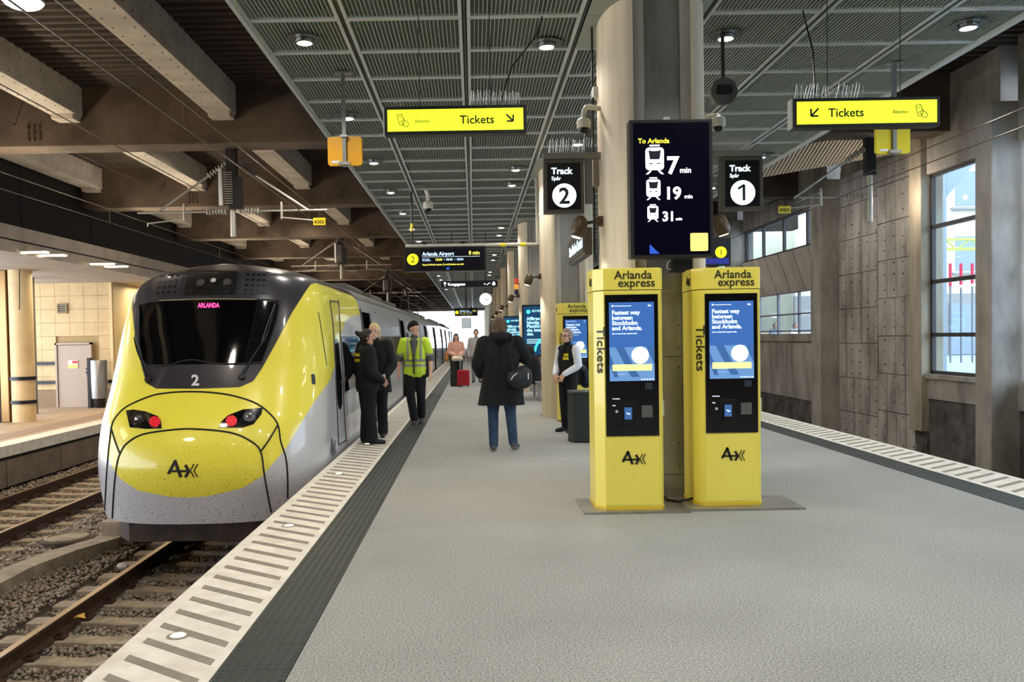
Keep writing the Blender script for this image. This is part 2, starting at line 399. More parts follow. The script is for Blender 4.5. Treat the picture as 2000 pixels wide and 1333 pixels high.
mb = MB(); mb.box(a.x-.08, a.x-.02, 27.86, 28, LPZ, 1.58); mb.box(b_.x+.02, b_.x+.08, 27.86, 28, LPZ, 1.58); mb.box(a.x-.08, b_.x+.08, 27.86, 28, 1.52, 1.58); mb.build('door_frame', doorm, d)
mb = MB(); mb.cone((b_.x-.1, 27.9, .52), (b_.x-.1, 27.82, .52), .02, .02, 8); mb.tube([(b_.x-.1, 27.83, .52), (b_.x-.24, 27.83, .52)], .013); mb.build('door_handle', alu, d)
mb = MB()
for z in (.62, .74): mb.cone((b_.x-.08, 27.9, z), (b_.x-.08, 27.86, z), .035, .035, 10)
mb.build('door_lock', dark, d)
c = at(143, 712, 27.89)
s = box('warning_sign', c.x-.16, c.x+.16, 27.88, 27.9, c.z-.13, c.z+.13, white, d)
box('red_band', c.x-.02, c.x+.15, 27.872, 27.88, c.z+.03, c.z+.11, mat('sign_red', (200, 50, 40), .5), s); box('yellow_band', c.x-.15, c.x+.14, 27.872, 27.88, c.z-.11, c.z-.01, yel, s)
c = at(121, 603, 27.95)
v = thing('wall_vent', 'small square metal vent high on the beige tiled wall', 'vent', (c.x, 28, c.z))
mb = MB()
for q in ((-.16, -.12, -.16, .16), (.12, .16, -.16, .16), (-.12, .12, -.16, -.12), (-.12, .12, .12, .16)): mb.box(c.x+q[0], c.x+q[1], 27.93, 27.999, c.z+q[2], c.z+q[3])
mb.build('frame', mat('vent_brass', (140, 124, 90), .5, .4), v); box('backing', c.x-.12, c.x+.12, 27.98, 27.999, c.z-.12, c.z+.12, black, v)
for k in range(4): box('slat', c.x-.12, c.x+.12, 27.94, 27.975, c.z-.1+k*.058, c.z-.075+k*.058, MATS['vent_brass'], v)
wfr = link('wall_side_left', None, org=(-11.6, 34, 1), kind='structure')
box('lit_wall', -11.8, -11.585, 28.07, 70, LPZ, 3.5, mat('cream_wall', (236, 214, 160), .6), wfr)
box('wall_edge_trim', -11.66, -11.58, 27.94, 28.0, LPZ, 3.5, mat('cream_wall', (236, 214, 160), .6), wfr)
# round pillar with steel cladding
pc = Vector((-11.88, 22.9, LPZ))
pl = thing('round_pillar', 'beige round pillar with black bumper bands on the left platform', 'pillar', pc)
pilm = mat('beige_pillar', (232, 206, 156), .5, c2=(216, 190, 142), ns=3)
MB().cone(pc, (pc.x, pc.y, 3.5), .29, .29, 32).build('shaft', pilm, pl, smooth=True)
for z in (.0, .62): MB().lathe((pc.x, pc.y, z), [(.29, 0), (.33, .0), (.33, .09), (.29, .09)], 32).build('bumper_band', black, pl, smooth=True)
mb = MB(); mb.box(pc.x-.66, pc.x-.28, pc.y-.2, pc.y+.2, LPZ, 3.5); mb.build('steel_cladding', mat('warm_steel', (168, 134, 92), .25, .9), pl, bevel=.02)
box('black_strip', pc.x-.56, pc.x-.5, pc.y-.22, pc.y-.2, LPZ, 1.9, black, pl)
MB().cone((pc.x+.18, pc.y-.36, 3.5), (pc.x+.18, pc.y-.42, 2.45), .012, .012, 6).build('hanging_rod', dark, pl)
p2 = thing('steel_post', 'tall shiny steel post between the round pillar and the tiled wall', 'post', (-12.9, 25.5, LPZ))
MB().box(-12.96, -12.86, 25.4, 25.6, LPZ, 3.5).build('shaft', steel, p2); MB().box(-12.94, -12.85, 25.36, 25.4, .6, 2.6).build('dark_face', black, p2)
# hall ceiling lights
warm = mat('warm_tube_glow', (255, 232, 186), .5, emit=9.)
for k, (u, v) in enumerate(((67, 492), (103, 498), (200, 515), (227, 520))):
    p = onz(u, v, 3.49)
    L = thing('ceiling_light', ['', 'second ', 'third ', 'fourth '][k]+'long warm light in the low left hall ceiling counted from the left edge', 'light', p, 'warm lights over the left platform')
    MB().box(p.x-.3, p.x+.3, p.y-.1, p.y+.1, 3.485, 3.50).build('housing', white, L); MB().box(p.x-.27, p.x+.27, p.y-.08, p.y+.08, 3.46, 3.485).build('diffuser', warm, L)
for y in (9, 14, 19, 24, 30, 36, 44):
    l = bpy.data.lights.new('hall_lamp', 'AREA'); l.energy = HALL_W; l.size = 1.6; l.color = (1, .78, .5)
    o = bpy.data.objects.new('hall_lamp', l); COL.objects.link(o); o.location = (-10.8 if y < 28 else -10.6, y, 3.42)
    if y > 28: o.location.x = -10.6
# steel bin on the left platform
p = at(192, 773, 27.3)
bn = thing('waste_bin', 'shiny steel waste bin by the tiled wall on the left platform', 'bin', (p.x, 27.4, LPZ))
MB().lathe((p.x, 27.4, 0), [(.24, LPZ+.3), (.25, .35), (.25, 1.0), (.24, 1.02), (.2, 1.02)], 24).build('drum', steel, bn, smooth=True)
box('bracket', p.x-.33, p.x-.24, 27.3, 27.5, LPZ, 1.1, black, bn); MB().cone((p.x, 27.4, LPZ), (p.x, 27.4, LPZ+.3), .16, .2, 16).build('foot', black, bn)
# ------------------------------------------------------------------ roof: deck and beams
ZD, ZB = 6.6, 5.47
roof = link('roof', None, org=(0, 20, ZD), kind='structure')
deckm = mat('dark_deck', (70, 60, 52), .8, c2=(52, 44, 38), ns=2)
mb = MB(); y = YN; pr_ = []
V = []; 
while y < 62:
    V += [(y, ZD), (y+.10, ZD), (y+.14, ZD+.08), (y+.22, ZD+.08)]; y += .265
V.append((60, ZD)); n_ = len(V)
mb.add([(-11.6, a, b) for a, b in V] + [(12.5, a, b) for a, b in V], [(i, i+1, n_+i+1, n_+i) for i in range(n_-1)])
mb.build('corrugated_deck', deckm, roof)
box('deck_far', -11.6, 12.5, 60, YF, ZD, ZD+.2, deckm, roof)
box('roof_slab', -16, 13, YN, YF, ZD+.3, ZD+.5, concd, roof)
beamy = [9.3+8.05*k for k in range(-2, 16)]
for y in beamy:
    mb = MB(); mb.box(-11.33, 12.5, y, y+.7, ZB, ZD+.05)
    mb.build('cross_beam', concd, roof, bevel=.03)
bolt = mat('rusty_bolt', (86, 70, 58), .7)
for y, nn in ((beamy[3], 2), (beamy[4], 2), (beamy[5], 2)):
    for g in range(2):
        mb = MB()
        x0 = {0: -9.7, 1: -8.75}[g] + (0 if y < 20 else 1.5)
        for i in range(3):
            for j in range(3): mb.cone((x0+i*.11, y-.001, 5.6+j*.12), (x0+i*.11, y-.05, 5.6+j*.12), .045, .035, 6)
        mb.build('bolt_cluster', bolt, roof, kind='stuff')
longm = mat('pale_beam', (208, 200, 188), .8, c2=(180, 172, 160), ns=1.5, bump=.12)
for k in range(-2, 15):
    y0, y1 = beamy[k+2]+.7, beamy[min(k+3, 17)]
    y1 = y0+7.35
    for xr in (-4.62, -7.66, -10.7, 7.4, 10.45):
        bm_ = MB().box(xr-.52, xr, y0, y1, 6.02, ZD+.02).build('long_beam', longm, roof, bevel=.015)
        if y1 < 45:
            cb = MB().box(xr-.46, xr-.04, y1-.35, y1, 5.92, 6.02).build('corbel', longm, bm_)
            if y1 < 30 and xr < 0:
                mb = MB()
                for q in range(20):
                    yy = y0+.3+q*.36
                    for xx in (xr-.42, xr-.1): mb.cone((xx, yy, 6.019), (xx, yy, 6.012), .014, .014, 6)
                    for zz in (6.12, 6.45): mb.cone((xr+.001, yy, zz), (xr+.006, yy, zz), .014, .014, 6)
                    for zz in (6.12, 6.45): pass
                mb.build('tie_hole', black, bm_, kind='stuff')
for y in beamy[2:9]:
    for x in (-4.9, -10.95, -7.92):
        pass
# ------------------------------------------------------------------ suspended ceiling
ZC = 4.71
ceil = link('ceiling', None, org=(1.7, 20, ZC), kind='structure')
meshm = mat('ceiling_wire', (176, 182, 170), .5, .2)
backm = mat('ceiling_void', (60, 68, 62), .9)
lines = [-2.22, -1.25, -.04, 1.15, 2.36, 3.53, 4.74, 5.64]
def panel_mesh(x0, x1):
    w = x1-x0-.05; L = .985; mb = MB(); f = .035; h = .03
    mb.box(0, w, 0, f, 0, h); mb.box(0, w, L-f, L, 0, h); mb.box(0, f, f, L-f, 0, h); mb.box(w-f, w, f, L-f, 0, h)
    return mb, w, L, f
def grid_mesh(w, L, f):
    mb = MB(); n = int(w/.043)
    for i in range(1, n):
        x = f+(w-2*f)*i/n; k = len(mb.v); t = .0035
        mb.v += [(x-t, f, .012), (x+t, f, .012), (x+t, L-f, .012), (x-t, L-f, .012), (x-t, f, .024), (x+t, f, .024), (x+t, L-f, .024), (x-t, L-f, .024)]
        mb.f += [(k, k+3, k+2, k+1), (k, k+4, k+7, k+3), (k+1, k+2, k+6, k+5)]
    m_ = int(L/.03)
    for j in range(1, m_):
        y = f+(L-2*f)*j/m_; k = len(mb.v); t = .0028
        mb.v += [(f, y-t, .018), (w-f, y-t, .018), (w-f, y+t, .018), (f, y+t, .018)]; mb.f += [(k, k+3, k+2, k+1)]
    return mb
pcache = {}
cnt = 0; yk = [.75+.995*i for i in range(-1, 100)]
farmb = MB(); fargr = MB()
order = []
for r_, y in enumerate(yk):
    for c_ in range(7): order.append((y, c_))
first = {}
for y, c_ in order:
    if y < 6.5 or y > 94: 
        if y < 6.5 and y < 5: continue
        if y > 94: continue
    x0, x1 = lines[c_], lines[c_+1]
    if c_ == 3:
        # columns pass through here
        hit = any(8.0+8*k - .1 < y+.99 and y < 9.6+8*k for k in range(13))
        if hit:
            mb = MB().box(x0+.025, x1-.025, y, y+.985, ZC, ZC+.02)
            o = mb.build('ceiling_blank', mat('blank_panel', (150, 156, 146), .6), ceil); continue
    if cnt < 230:
        if c_ not in first:
            mb, w, L, f = panel_mesh(x0, x1)
            fr = mb.build('ceiling_panel', alu, ceil, org=(0, 0, 0)); gr = grid_mesh(w, L, f).build('wire_mesh', meshm, fr, org=(0, 0, 0))
            first[c_] = (fr.data, gr.data); fr.location = Vector((x0+.025, y, ZC)) - ORG['ceiling']
        else:
            fr = link('ceiling_panel', first[c_][0], None, ceil, org=(x0+.025, y, ZC)); link('wire_mesh', first[c_][1], None, fr)
        cnt += 1
    else:
        mb, w, L, f = panel_mesh(x0, x1); farmb.add([(a+x0+.025, b+y, c+ZC) for a, b, c in mb.v], mb.f)
        mm = MB(); 
        for i in range(1, 14):
            x = f+(w-2*f)*i/14; k = len(mm.v); mm.v += [(x-.01, f, .02), (x+.01, f, .02), (x+.01, L-f, .02), (x-.01, L-f, .02)]; mm.f += [(k, k+3, k+2, k+1)]
        fargr.add([(a+x0+.025, b+y, c+ZC) for a, b, c in mm.v], mm.f)
farmb.build('ceiling_panels_far', alu, ceil, kind='stuff'); fargr.build('wire_mesh_far', meshm, ceil, kind='stuff')
for i, x in enumerate(lines):
    if 0 < i < 7: 
        box('carrier_rail', x-.012, x+.012, YN, 95, ZC+.015, ZC+.06, black, ceil)
    else: box('edge_trim', x-.025 if i else x-.02, x+.02, YN, 95, ZC-.02, ZC+.12, alu, ceil)
box('void_backing', -2.2, 5.62, YN, 95, ZC+.14, ZC+.2, backm, ceil)
box('solid_lid', -2.2, 5.62, YN, 4.9, ZC, ZC+.03, mat('blank_panel', (150, 156, 146), .6), ceil)
# unseen wall added behind the camera to keep sky light out
wb_ = link('sky_block_wall', None, org=(0, -9, 0), kind='structure')
box('wall_panel', -16, 13.5, -9.3, -9, -1.6, 7.1, concd, wb_)
box('doorway_band', -.8, 4.4, -9.02, -8.98, 0, 2.6, mat('blank_panel', (150, 156, 146), .6), wb_)
# ------------------------------------------------------------------ downlights
rim = mat('lamp_rim', (92, 94, 88), .4, .6)
def downlight(x, y, label, first=[None]):
    c = Vector((x, y, ZC))
    if first[0] is None:
        L = thing('downlight', label, 'light', c, 'round downlights in the suspended ceiling')
        MB().lathe(c, [(.175, -.004), (.175, -.012), (.10, -.014), (.10, -.004)], 28).build('plate', rim, L)
        MB().lathe(c, [(.092, -.01), (.092, -.05), (.078, -.055), (.078, -.02)], 24).build('ring', mat('chrome', (200, 200, 200), .15, 1.), L, smooth=True)
        MB().lathe(c, [(.076, -.03), (.076, -.052), (.05, -.064), (.001, -.068)], 20).build('lens', lampglow, L, smooth=True)
        first[0] = L; return L
    L = copytree(first[0], c-ORG[first[0].name]); L['label'] = label; return L
def spot(x, y, z=ZC-.09, e=None, size=2.5, col=(1, .955, .89), rad=.07):
    l = bpy.data.lights.new('lamp_or_fill_beam', 'SPOT'); l.energy = (e or SPOT_W)*1.0; l.spot_size = size; l.spot_blend = .6; l.shadow_soft_size = rad; l.color = col
    o = bpy.data.objects.new('lamp_or_fill_beam', l); COL.objects.link(o); o.location = (x, y, z); return o
ordn = ['nearest', 'second nearest', 'third nearest', 'fourth', 'fifth', 'sixth', 'seventh', 'eighth', 'ninth', 'tenth', 'eleventh', 'twelfth', 'thirteenth', 'fourteenth', 'fifteenth', 'sixteenth', 'seventeenth', 'eighteenth']
lamps = []
for k in range(16): lamps.append((-1.72, 9.21+3.16*k, f'{ordn[k]} round downlight in the ceiling row beside the train'))
ys = [9.47, 16.4, 18.05, 25.0, 26.9, 33.2, 35.5, 42, 44, 50]
for k, y in enumerate(ys): lamps.append((.84, y, f'{ordn[k]} round downlight in the ceiling row left of the columns'))
for k, y in enumerate([14.3, 22.3, 30.3]): lamps.append((1.75, y, f'{ordn[k]} round downlight in line with the columns'))
for k, y in enumerate([9.3, 17.5, 25.5]): lamps.append((2.72, y, f'{ordn[k]} round downlight just right of the columns'))
for k, y in enumerate([9.1, 12.4, 15.6, 18.8, 22.0, 25.2, 31]): lamps.append((5.17, y, f'{ordn[k]} round downlight along the right ceiling edge'))
for x, y, lb in lamps:
    downlight(x, y, lb); spot(x, y)
for x in (-1.72, .84, 2.72, 5.17):
    for y in (-4.5, -.8, 2.6, 5.9): spot(x, y, ZC-.03)
# lamp over the tracks, top left
p = at(45, 4, 12.6)
L = thing('industrial_lamp', 'large white glowing lamp hanging over the tracks at top left', 'light', p)
MB().lathe(p, [(.28, 0), (.27, .06), (.12, .2), (.05, .25)], 24).build('shade', white, L, smooth=True); MB().lathe(p, [(.25, -.005), (.25, -.03), (.2, -.06), (.001, -.07)], 24).build('lens', lampglow, L, smooth=True)
MB().cone(p+Vector((0, 0, .2)), (p.x, p.y, ZD), .015, .015, 6).build('stem', dark, L)
TL_W = SPOT_W*1.6; LEDGE_FILL_W = 260.
for y in (2.5, 12.6, 22, 32, 44, 58):
    spot(p.x, y, p.z-.09, TL_W, 2.8, (1, .86, .68), .25); spot(-3.3, y+4, 5.3, TL_W*.95, 2.8, (1, .88, .72), .2)  # added spots over the tracks without fixtures, except at the industrial lamp
for i_, y in enumerate(range(2, 60, 8)):   # added unseen uplights on the hall ledge, brightening the roof beams
    l = bpy.data.lights.new('ledge_fill', 'AREA'); l.energy = LEDGE_FILL_W; l.shape = 'RECTANGLE'; l.size = .3; l.size_y = 6; l.color = (1, .84, .62)
    o = bpy.data.objects.new('ledge_fill', l); COL.objects.link(o); o.location = (-9.62, y, 4.03); o.rotation_euler = (math.pi, .75, 0) if False else Matrix.Rotation(math.pi+.75, 3, 'Y').to_euler()
for y in (5, 13.4, 21, 29, 40): spot(7.6, y, 5.3, TL_W*.35, 2.8, (1, .93, .86), .2)  # added fill spots over the right track, no fixtures there
# ------------------------------------------------------------------ right wall with windows
XW = 9.5
wr = link('wall_right', None, org=(XW, 20, 0), kind='structure')
rawc = mat('stained_concrete', (204, 198, 188), .9, c2=(118, 112, 104), ns=1.1, bump=.35, bs=22, stretch=(1, 1, .45), lo=.3, hi=.72)
boardm = mat('board_marked_concrete', (206, 200, 192), .9, c2=(146, 140, 132), ns=1.6, bump=.3, bs=18, stretch=(1, 1, .4))
basem = mat('dark_wall_base', (120, 114, 110), .95, c2=(70, 66, 62), ns=2.2, bump=.4, bs=12)
def zz(v, u): return onx(u, v, XW).z
wz0, wz1 = zz(738, 1904), zz(307, 1904)
mull = [zz(654, 1904), zz(540, 1904), zz(422, 1904)]
glass = glassmat('window_glass', (235, 243, 246))
frame = mat('window_frame', (74, 70, 72), .5, .2)
def wallbox(y0, y1, z0, z1, m=rawc, x0=XW, x1=XW+.35, name='wall_panel'): return box(name, x0, x1, y0, y1, z0, z1, m, wr)
def bigwindow(n, y0, y1):
    w = link('window_%d' % n, None, org=(XW, y0, wz0), kind='structure')
    mb = MB(); x0, x1 = XW+.08, XW+.16
    for z in [wz0+.03]+mull+[wz1-.03]: mb.box(x0, x1, y0, y1, z-.04, z+.04)
    for y in (y0+.03, y1-.03): mb.box(x0, x1, y-.035, y+.035, wz0, wz1)
    mb.build('window_frame', frame, w)
    zs = [wz0]+mull+[wz1]
    for i in range(4): box('pane', XW+.115, XW+.122, y0+.05, y1-.05, zs[i]+.04, zs[i+1]-.04, glass, w)
    box('sill', XW-.05, XW+.34, y0, y1, wz0-.09, wz0, rawc, w)
def pilaster(y0, y1):
    box('column', 9.04, XW+.36, y0, y1, -1.4, ZB+.02, rawc, wr, bevel=.03)
# bay A: columns, window, pier, boards
for k, y in enumerate((0.2, 7.7, 15.2, 22.7, 30.6, 38.4, 46.3)): pilaster(y, y+.5 if k < 3 else y+.66)
bigwindow(1, 15.9, 18.25)
bigwindow(2, 8.6, 15.1)
bigwindow(3, 1.0, 7.4)
for y0, y1 in ((15.7, 18.25), (8.2, 15.2), (.7, 7.7)):
    wallbox(y0, y1, wz1, ZD); wallbox(y0, y1, .1, wz0-.09); wallbox(y0, y1, -1.4, .1, basem, XW+.04)
wallbox(-7, .2, -1.4, ZD)
wallbox(8.2, 8.6, wz0-.09, wz1)
box('pier', XW-.12, XW+.35, 18.25, 18.75, -.6, ZD, concl, wr, bevel=.02); wallbox(18.25, 18.75, -1.4, -.6, basem)
wallbox(18.75, 22.7, -1.4, ZD, rawc, XW+.09)
r3 = random.Random(3)
zr = -1.25; bs = [18.78+.435*i for i in range(10)]
for j in range(8):
    z0 = -1.2+.87*j; z1 = z0+.86
    for i in range(9):
        off = 0 if i < 4 else .18
        a_, b_ = z0-off, z1-off
        if j == 7: b_ = min(b_, ZB)
        d_ = r3.uniform(.0, .025)
        wallbox(bs[i]+.012, bs[i+1]-.012, a_+.012, b_, boardm, XW+.04-d_, XW+.1, 'board')
# small tie marks on the boards
mb = MB()
for i in range(9):
    for j in range(22): 
        y = bs[i]+.06; z = -1.0+j*.29+r3.uniform(-.04, .04); mb.box(XW+.0, XW+.03, y, y+.014, z, z+r3.uniform(.012, .035))
mb.build('tie_mark', mat('tie_mark_brown', (120, 100, 84), .9), wr, kind='stuff')
# bay B: upper windows, leaning panels, lower window with street view
y0, y1 = 23.36, 30.6
zu0, zu1 = onx(1584, 480, XW).z, onx(1584, 402, XW).z
zl0, zl1 = onx(1584, 652, XW).z, onx(1584, 562, XW).z
wallbox(y0, y1, zu1, ZD); 
box('lintel', XW-.05, XW+.3, y0, y1, zl0-.22, zl0, rawc, wr)
wallbox(y0, y1, -1.4, zl0-.22, rawc, XW+.1)
wallbox(y0, y1, -1.4, -.45, basem, XW+.0)
k = 0; y = y0
while y < y1-.1:
    wallbox(y+.012, min(y+.44, y1), -.43, zl0-.26, boardm, XW+.03-r3.uniform(0, .02), XW+.11, 'board'); y += .45
y = y0; panm = mat('leaning_panel', (206, 198, 188), .7, c2=(176, 168, 158), ns=1.5)
while y < y1-.1:
    e = min(y+1.18, y1)
    MB().add([(XW+.32, y+.02, zl1), (XW+.32, e-.02, zl1), (XW-.08, e-.02, zu0), (XW-.08, y+.02, zu0), (XW+.38, y+.02, zl1), (XW+.38, e-.02, zl1), (XW, e-.02, zu0), (XW, y+.02, zu0)],
             [(0, 1, 2, 3), (4, 7, 6, 5), (0, 4, 5, 1), (1, 5, 6, 2), (2, 6, 7, 3), (3, 7, 4, 0)]).build('leaning_panel', panm, wr)
    y += 1.2
box('panel_backing', XW+.38, XW+.5, y0, y1, zl1, zu0+.03, dark, wr)
w = link('window_4', None, org=(XW, y0, zu0), kind='structure')
mb = MB()
for y in (y0+.04, 25.0, 26.9, 28.8, y1-.04): mb.box(XW+.08, XW+.16, y-.05, y+.05, zu0, zu1)
for z in (zu0+.03, zu1-.03): mb.box(XW+.05, XW+.18, y0, y1, z-.05, z+.05)
mb.build('window_frame', frame, w)
for a_, b_ in ((y0, 25.), (25., 26.9), (26.9, 28.8), (28.8, y1)): box('pane', XW+.115, XW+.122, a_+.06, b_-.06, zu0+.06, zu1-.06, glass, w)
w = link('window_5', None, org=(XW, y0, zl0), kind='structure')
mb = MB(); zm = zl0+(zl1-zl0)*.46
ms = (y0+.04, 24.3, 26.1, 27.9, 29.7, y1-.04)
for y in ms: mb.box(XW+.24, XW+.3, y-.05, y+.05, zl0, zl1)
for z in (zl0+.08, zm, zl1-.03): mb.box(XW+.24, XW+.3, y0, y1, z-.025, z+.025)
mb.build('window_frame', mat('mauve_frame', (150, 146, 160), .5), w)
for i in range(5): box('pane', XW+.265, XW+.27, ms[i]+.05, ms[i+1]-.05, zl0+.1, zl1-.05, glass, w)
# further bays
for y0, y1 in ((31.26, 38.4), (39.06, 46.3), (46.96, 132)):
    wallbox(y0, y1, -1.4, 2.7, boardm, XW+.04); wallbox(y0, y1, 4.2, ZD, rawc)
    w = link('window_%d' % (6+int(y0 > 35)+int(y0 > 42)), None, org=(XW, y0, 2.7), kind='structure')
    mb = MB(); y = y0
    while y < min(y1, 70): mb.box(XW+.08, XW+.16, y, y+.08, 2.7, 4.2); y += 1.8
    mb.box(XW+.08, XW+.16, y0, y1, 2.7, 2.76); mb.box(XW+.08, XW+.16, y0, y1, 4.14, 4.2)
    mb.build('window_frame', frame, w); box('pane', XW+.115, XW+.122, y0, y1, 2.76, 4.14, glass, w)
# ribbed light soffit and metal ducts behind the second cross beam
ribm = mat('ribbed_cream', (226, 214, 190), .5)
so = thing('ribbed_soffit', 'long cream ribbed board slanting above the right track behind the lit sign', 'panel', (8, 18.6, 5))
A = at(1450, 354, 19.4); B = at(1800, 292, 19.4)
n_ = 46
mb = MB()
for i in range(n_):
    t = i/n_; p = A.lerp(B, t); q = A.lerp(B, t+.6/n_)
    mb.add([(p.x, 18.38, p.z+.40), (q.x, 18.38, q.z+.40), (q.x, 19.38, q.z+.0), (p.x, 19.38, p.z+.0)], [(0, 1, 2, 3)])
mb.build('rib', ribm, so, kind='stuff')
MB().add([(A.x, 18.4, A.z+.42), (B.x, 18.4, B.z+.42), (B.x, 19.4, B.z), (A.x, 19.4, A.z), (A.x, 18.4, A.z+.45), (B.x, 18.4, B.z+.45), (B.x, 19.4, B.z+.03), (A.x, 19.4, A.z+.03)],
         [(0, 1, 2, 3), (4, 7, 6, 5), (0, 4, 5, 1), (1, 5, 6, 2), (2, 6, 7, 3), (3, 7, 4, 0)]).build('board', mat('grey_board', (150, 140, 124), .6), so)
for k, (v0, v1, u0, u1) in enumerate(((362, 380, 1440, 1644), (384, 392, 1440, 1600))):
    a_ = at(u0, v1, 26.5); b_ = at(u1, v0, 26.5)
    du = thing('ventilation_duct', ['wide shiny metal duct crossing over the right track', 'narrow shiny metal duct just below the wide one'][k], 'duct', (a_.x, 26.5, a_.z))
    MB().box(a_.x, b_.x, 26.5, 27.3, min(a_.z, b_.z)+.02, max(a_.z, b_.z)).build('duct', steel, du, bevel=.05)
    mb = MB()
    for x in np.linspace(a_.x+.4, b_.x-.4, 3): mb.box(x-.03, x+.03, 26.48, 27.32, min(a_.z, b_.z), max(a_.z, b_.z)+.02)
    mb.build('strap', dark, du)
l = bpy.data.lights.new('soffit_fill', 'POINT'); l.energy = 26; l.shadow_soft_size = .04; l.color = (1, .85, .66)  # added point light without a fixture, to brighten the ribbed board
o = bpy.data.objects.new('soffit_fill', l); COL.objects.link(o); o.location = (8.9, 18.3, 4.3)
# ------------------------------------------------------------------ street outside
st = box('street', 10.5, 90, -10, 120, -.2, .15, mat('street_ground', (170, 176, 184), .9), kind='structure')
fac = thing('street_building', 'pale cream building across the street seen through the tall window', 'building', (30, 46, .15))
crm = mat('cream_facade', (232, 222, 196), .8, c2=(214, 202, 176), ns=.6)
box('facade', 17, 70, 46, 56, .15, 15, crm, fac)
box('plinth', 16.9, 70, 45.8, 46, .15, 3.4, mat('grey_plinth', (150, 146, 140), .8), fac)
wn = mat('street_window_glass', (140, 150, 162), .35)
for j in range(3):
    for i in range(12):
        x0 = 18.6+i*3.4; z0 = 4.6+j*3.4
        f_ = box('window', x0-.1, x0+1.2, 45.9, 46, z0-.1, z0+1.9, white, fac); box('pane', x0, x0+1.1, 45.86, 45.9, z0, z0+1.8, wn, f_)
        box('ledge', x0-.2, x0+1.3, 45.7, 46, z0-.22, z0-.1, MATS['grey_plinth'], f_)
for i in range(6):
    x0 = 20+i*5.; box('shop_opening', x0, x0+2.6, 45.75, 45.8, .2, 2.9, wn, fac)
b2 = thing('street_building', 'darker building with lamps and railing seen through the small low window', 'building', (14, 60, .15))
box('facade', 11, 24, 62, 70, .15, 5.2, mat('grey_brown_facade', (120, 108, 104), .8), b2)
box('upper_facade', 11, 24, 63, 70, 5.2, 11, crm, b2)
for i in range(10): box('balcony_post', 17.2+i*.35, 17.3+i*.35, 61.6, 61.7, 5.3, 6.6, mat('balcony_blue', (110, 170, 200), .5), b2)
box('balcony_rail', 17, 21, 61.6, 61.7, 6.6, 6.7, MATS['balcony_blue'], b2); box('balcony_floor', 17, 21, 61.4, 62, 5.1, 5.3, white, b2)
tr = thing('truss_gantry', 'yellow green lattice truss spanning outside the tall window', 'truss', (20, 34, 5))
ym = mat('truss_green', (190, 206, 90), .5)
pA = at(1846, 487, 34); pB = at(1846, 468, 34)
mb = MB(); mb.box(pA.x-2, pA.x+9, 34, 34.12, pA.z-.06, pA.z+.06); mb.box(pA.x-2, pA.x+9, 34, 34.12, pB.z-.05, pB.z+.05); mb.build('chord', ym, tr)
mb = MB()
for i in range(22):
    x = pA.x-2+i*.5; z0, z1 = (pA.z, pB.z) if i % 2 else (pB.z, pA.z); mb.cone((x, 34.06, z0), (x+.5, 34.06, z1), .03, .03, 5)
mb.build('lattice', ym, tr, kind='stuff'); mb = MB()
for x in (pA.x-1.8, pA.x+8.8): mb.box(x-.1, x+.1, 34, 34.15, .15, pA.z)
mb.build('leg', ym, tr)
for k, u in enumerate((1856, 1877, 1899)):
    a_ = at(u, 545, 36); b_ = at(u, 515, 36)
    q = thing('red_pole', ['left', 'middle', 'right'][k]+' red pole outside the tall window', 'pole', (a_.x, 36, .15))
    MB().cone((a_.x, 36, a_.z-.3), (a_.x, 36, b_.z), .06, .06, 8).build('banner', mat('pole_red', (214, 50, 80), .5), q); MB().cone((a_.x, 36, .15), (a_.x, 36, a_.z-.3), .04, .04, 6).build('pole', mat('pole_grey', (120, 120, 124), .5), q)
ar = thing('bridge_arch', 'blue grey concrete bridge pier and arch outside the tall window', 'bridge', (17, 29, .15))
bgm = mat('bridge_concrete', (150, 160, 166), .8)
a_ = at(1822, 600, 28); b_ = at(1849, 600, 28)
tz = at(1830, 330, 28).z
MB().box(a_.x, b_.x, 28, 29, .15, tz+3).build('pier', bgm, ar)
q1 = at(1849, 385, 28); q2 = at(1895, 330, 28)
MB().prism([(q1.x, q1.z), (q1.x, q2.z+3), (q2.x+3, q2.z+3), (q2.x, q2.z)], 28.0, 29, 'y').build('arch', bgm, ar)
# ------------------------------------------------------------------ platform columns
colm = mat('column_concrete', (222, 208, 180), .75, c2=(182, 165, 134), ns=1.6, bump=.12, bs=40, stretch=(2.5, 2.5, .35), lo=.3, hi=.75)
colg = mat('column_grey', (178, 170, 158), .8, c2=(150, 142, 130), ns=2, stretch=(2, 2, .4))

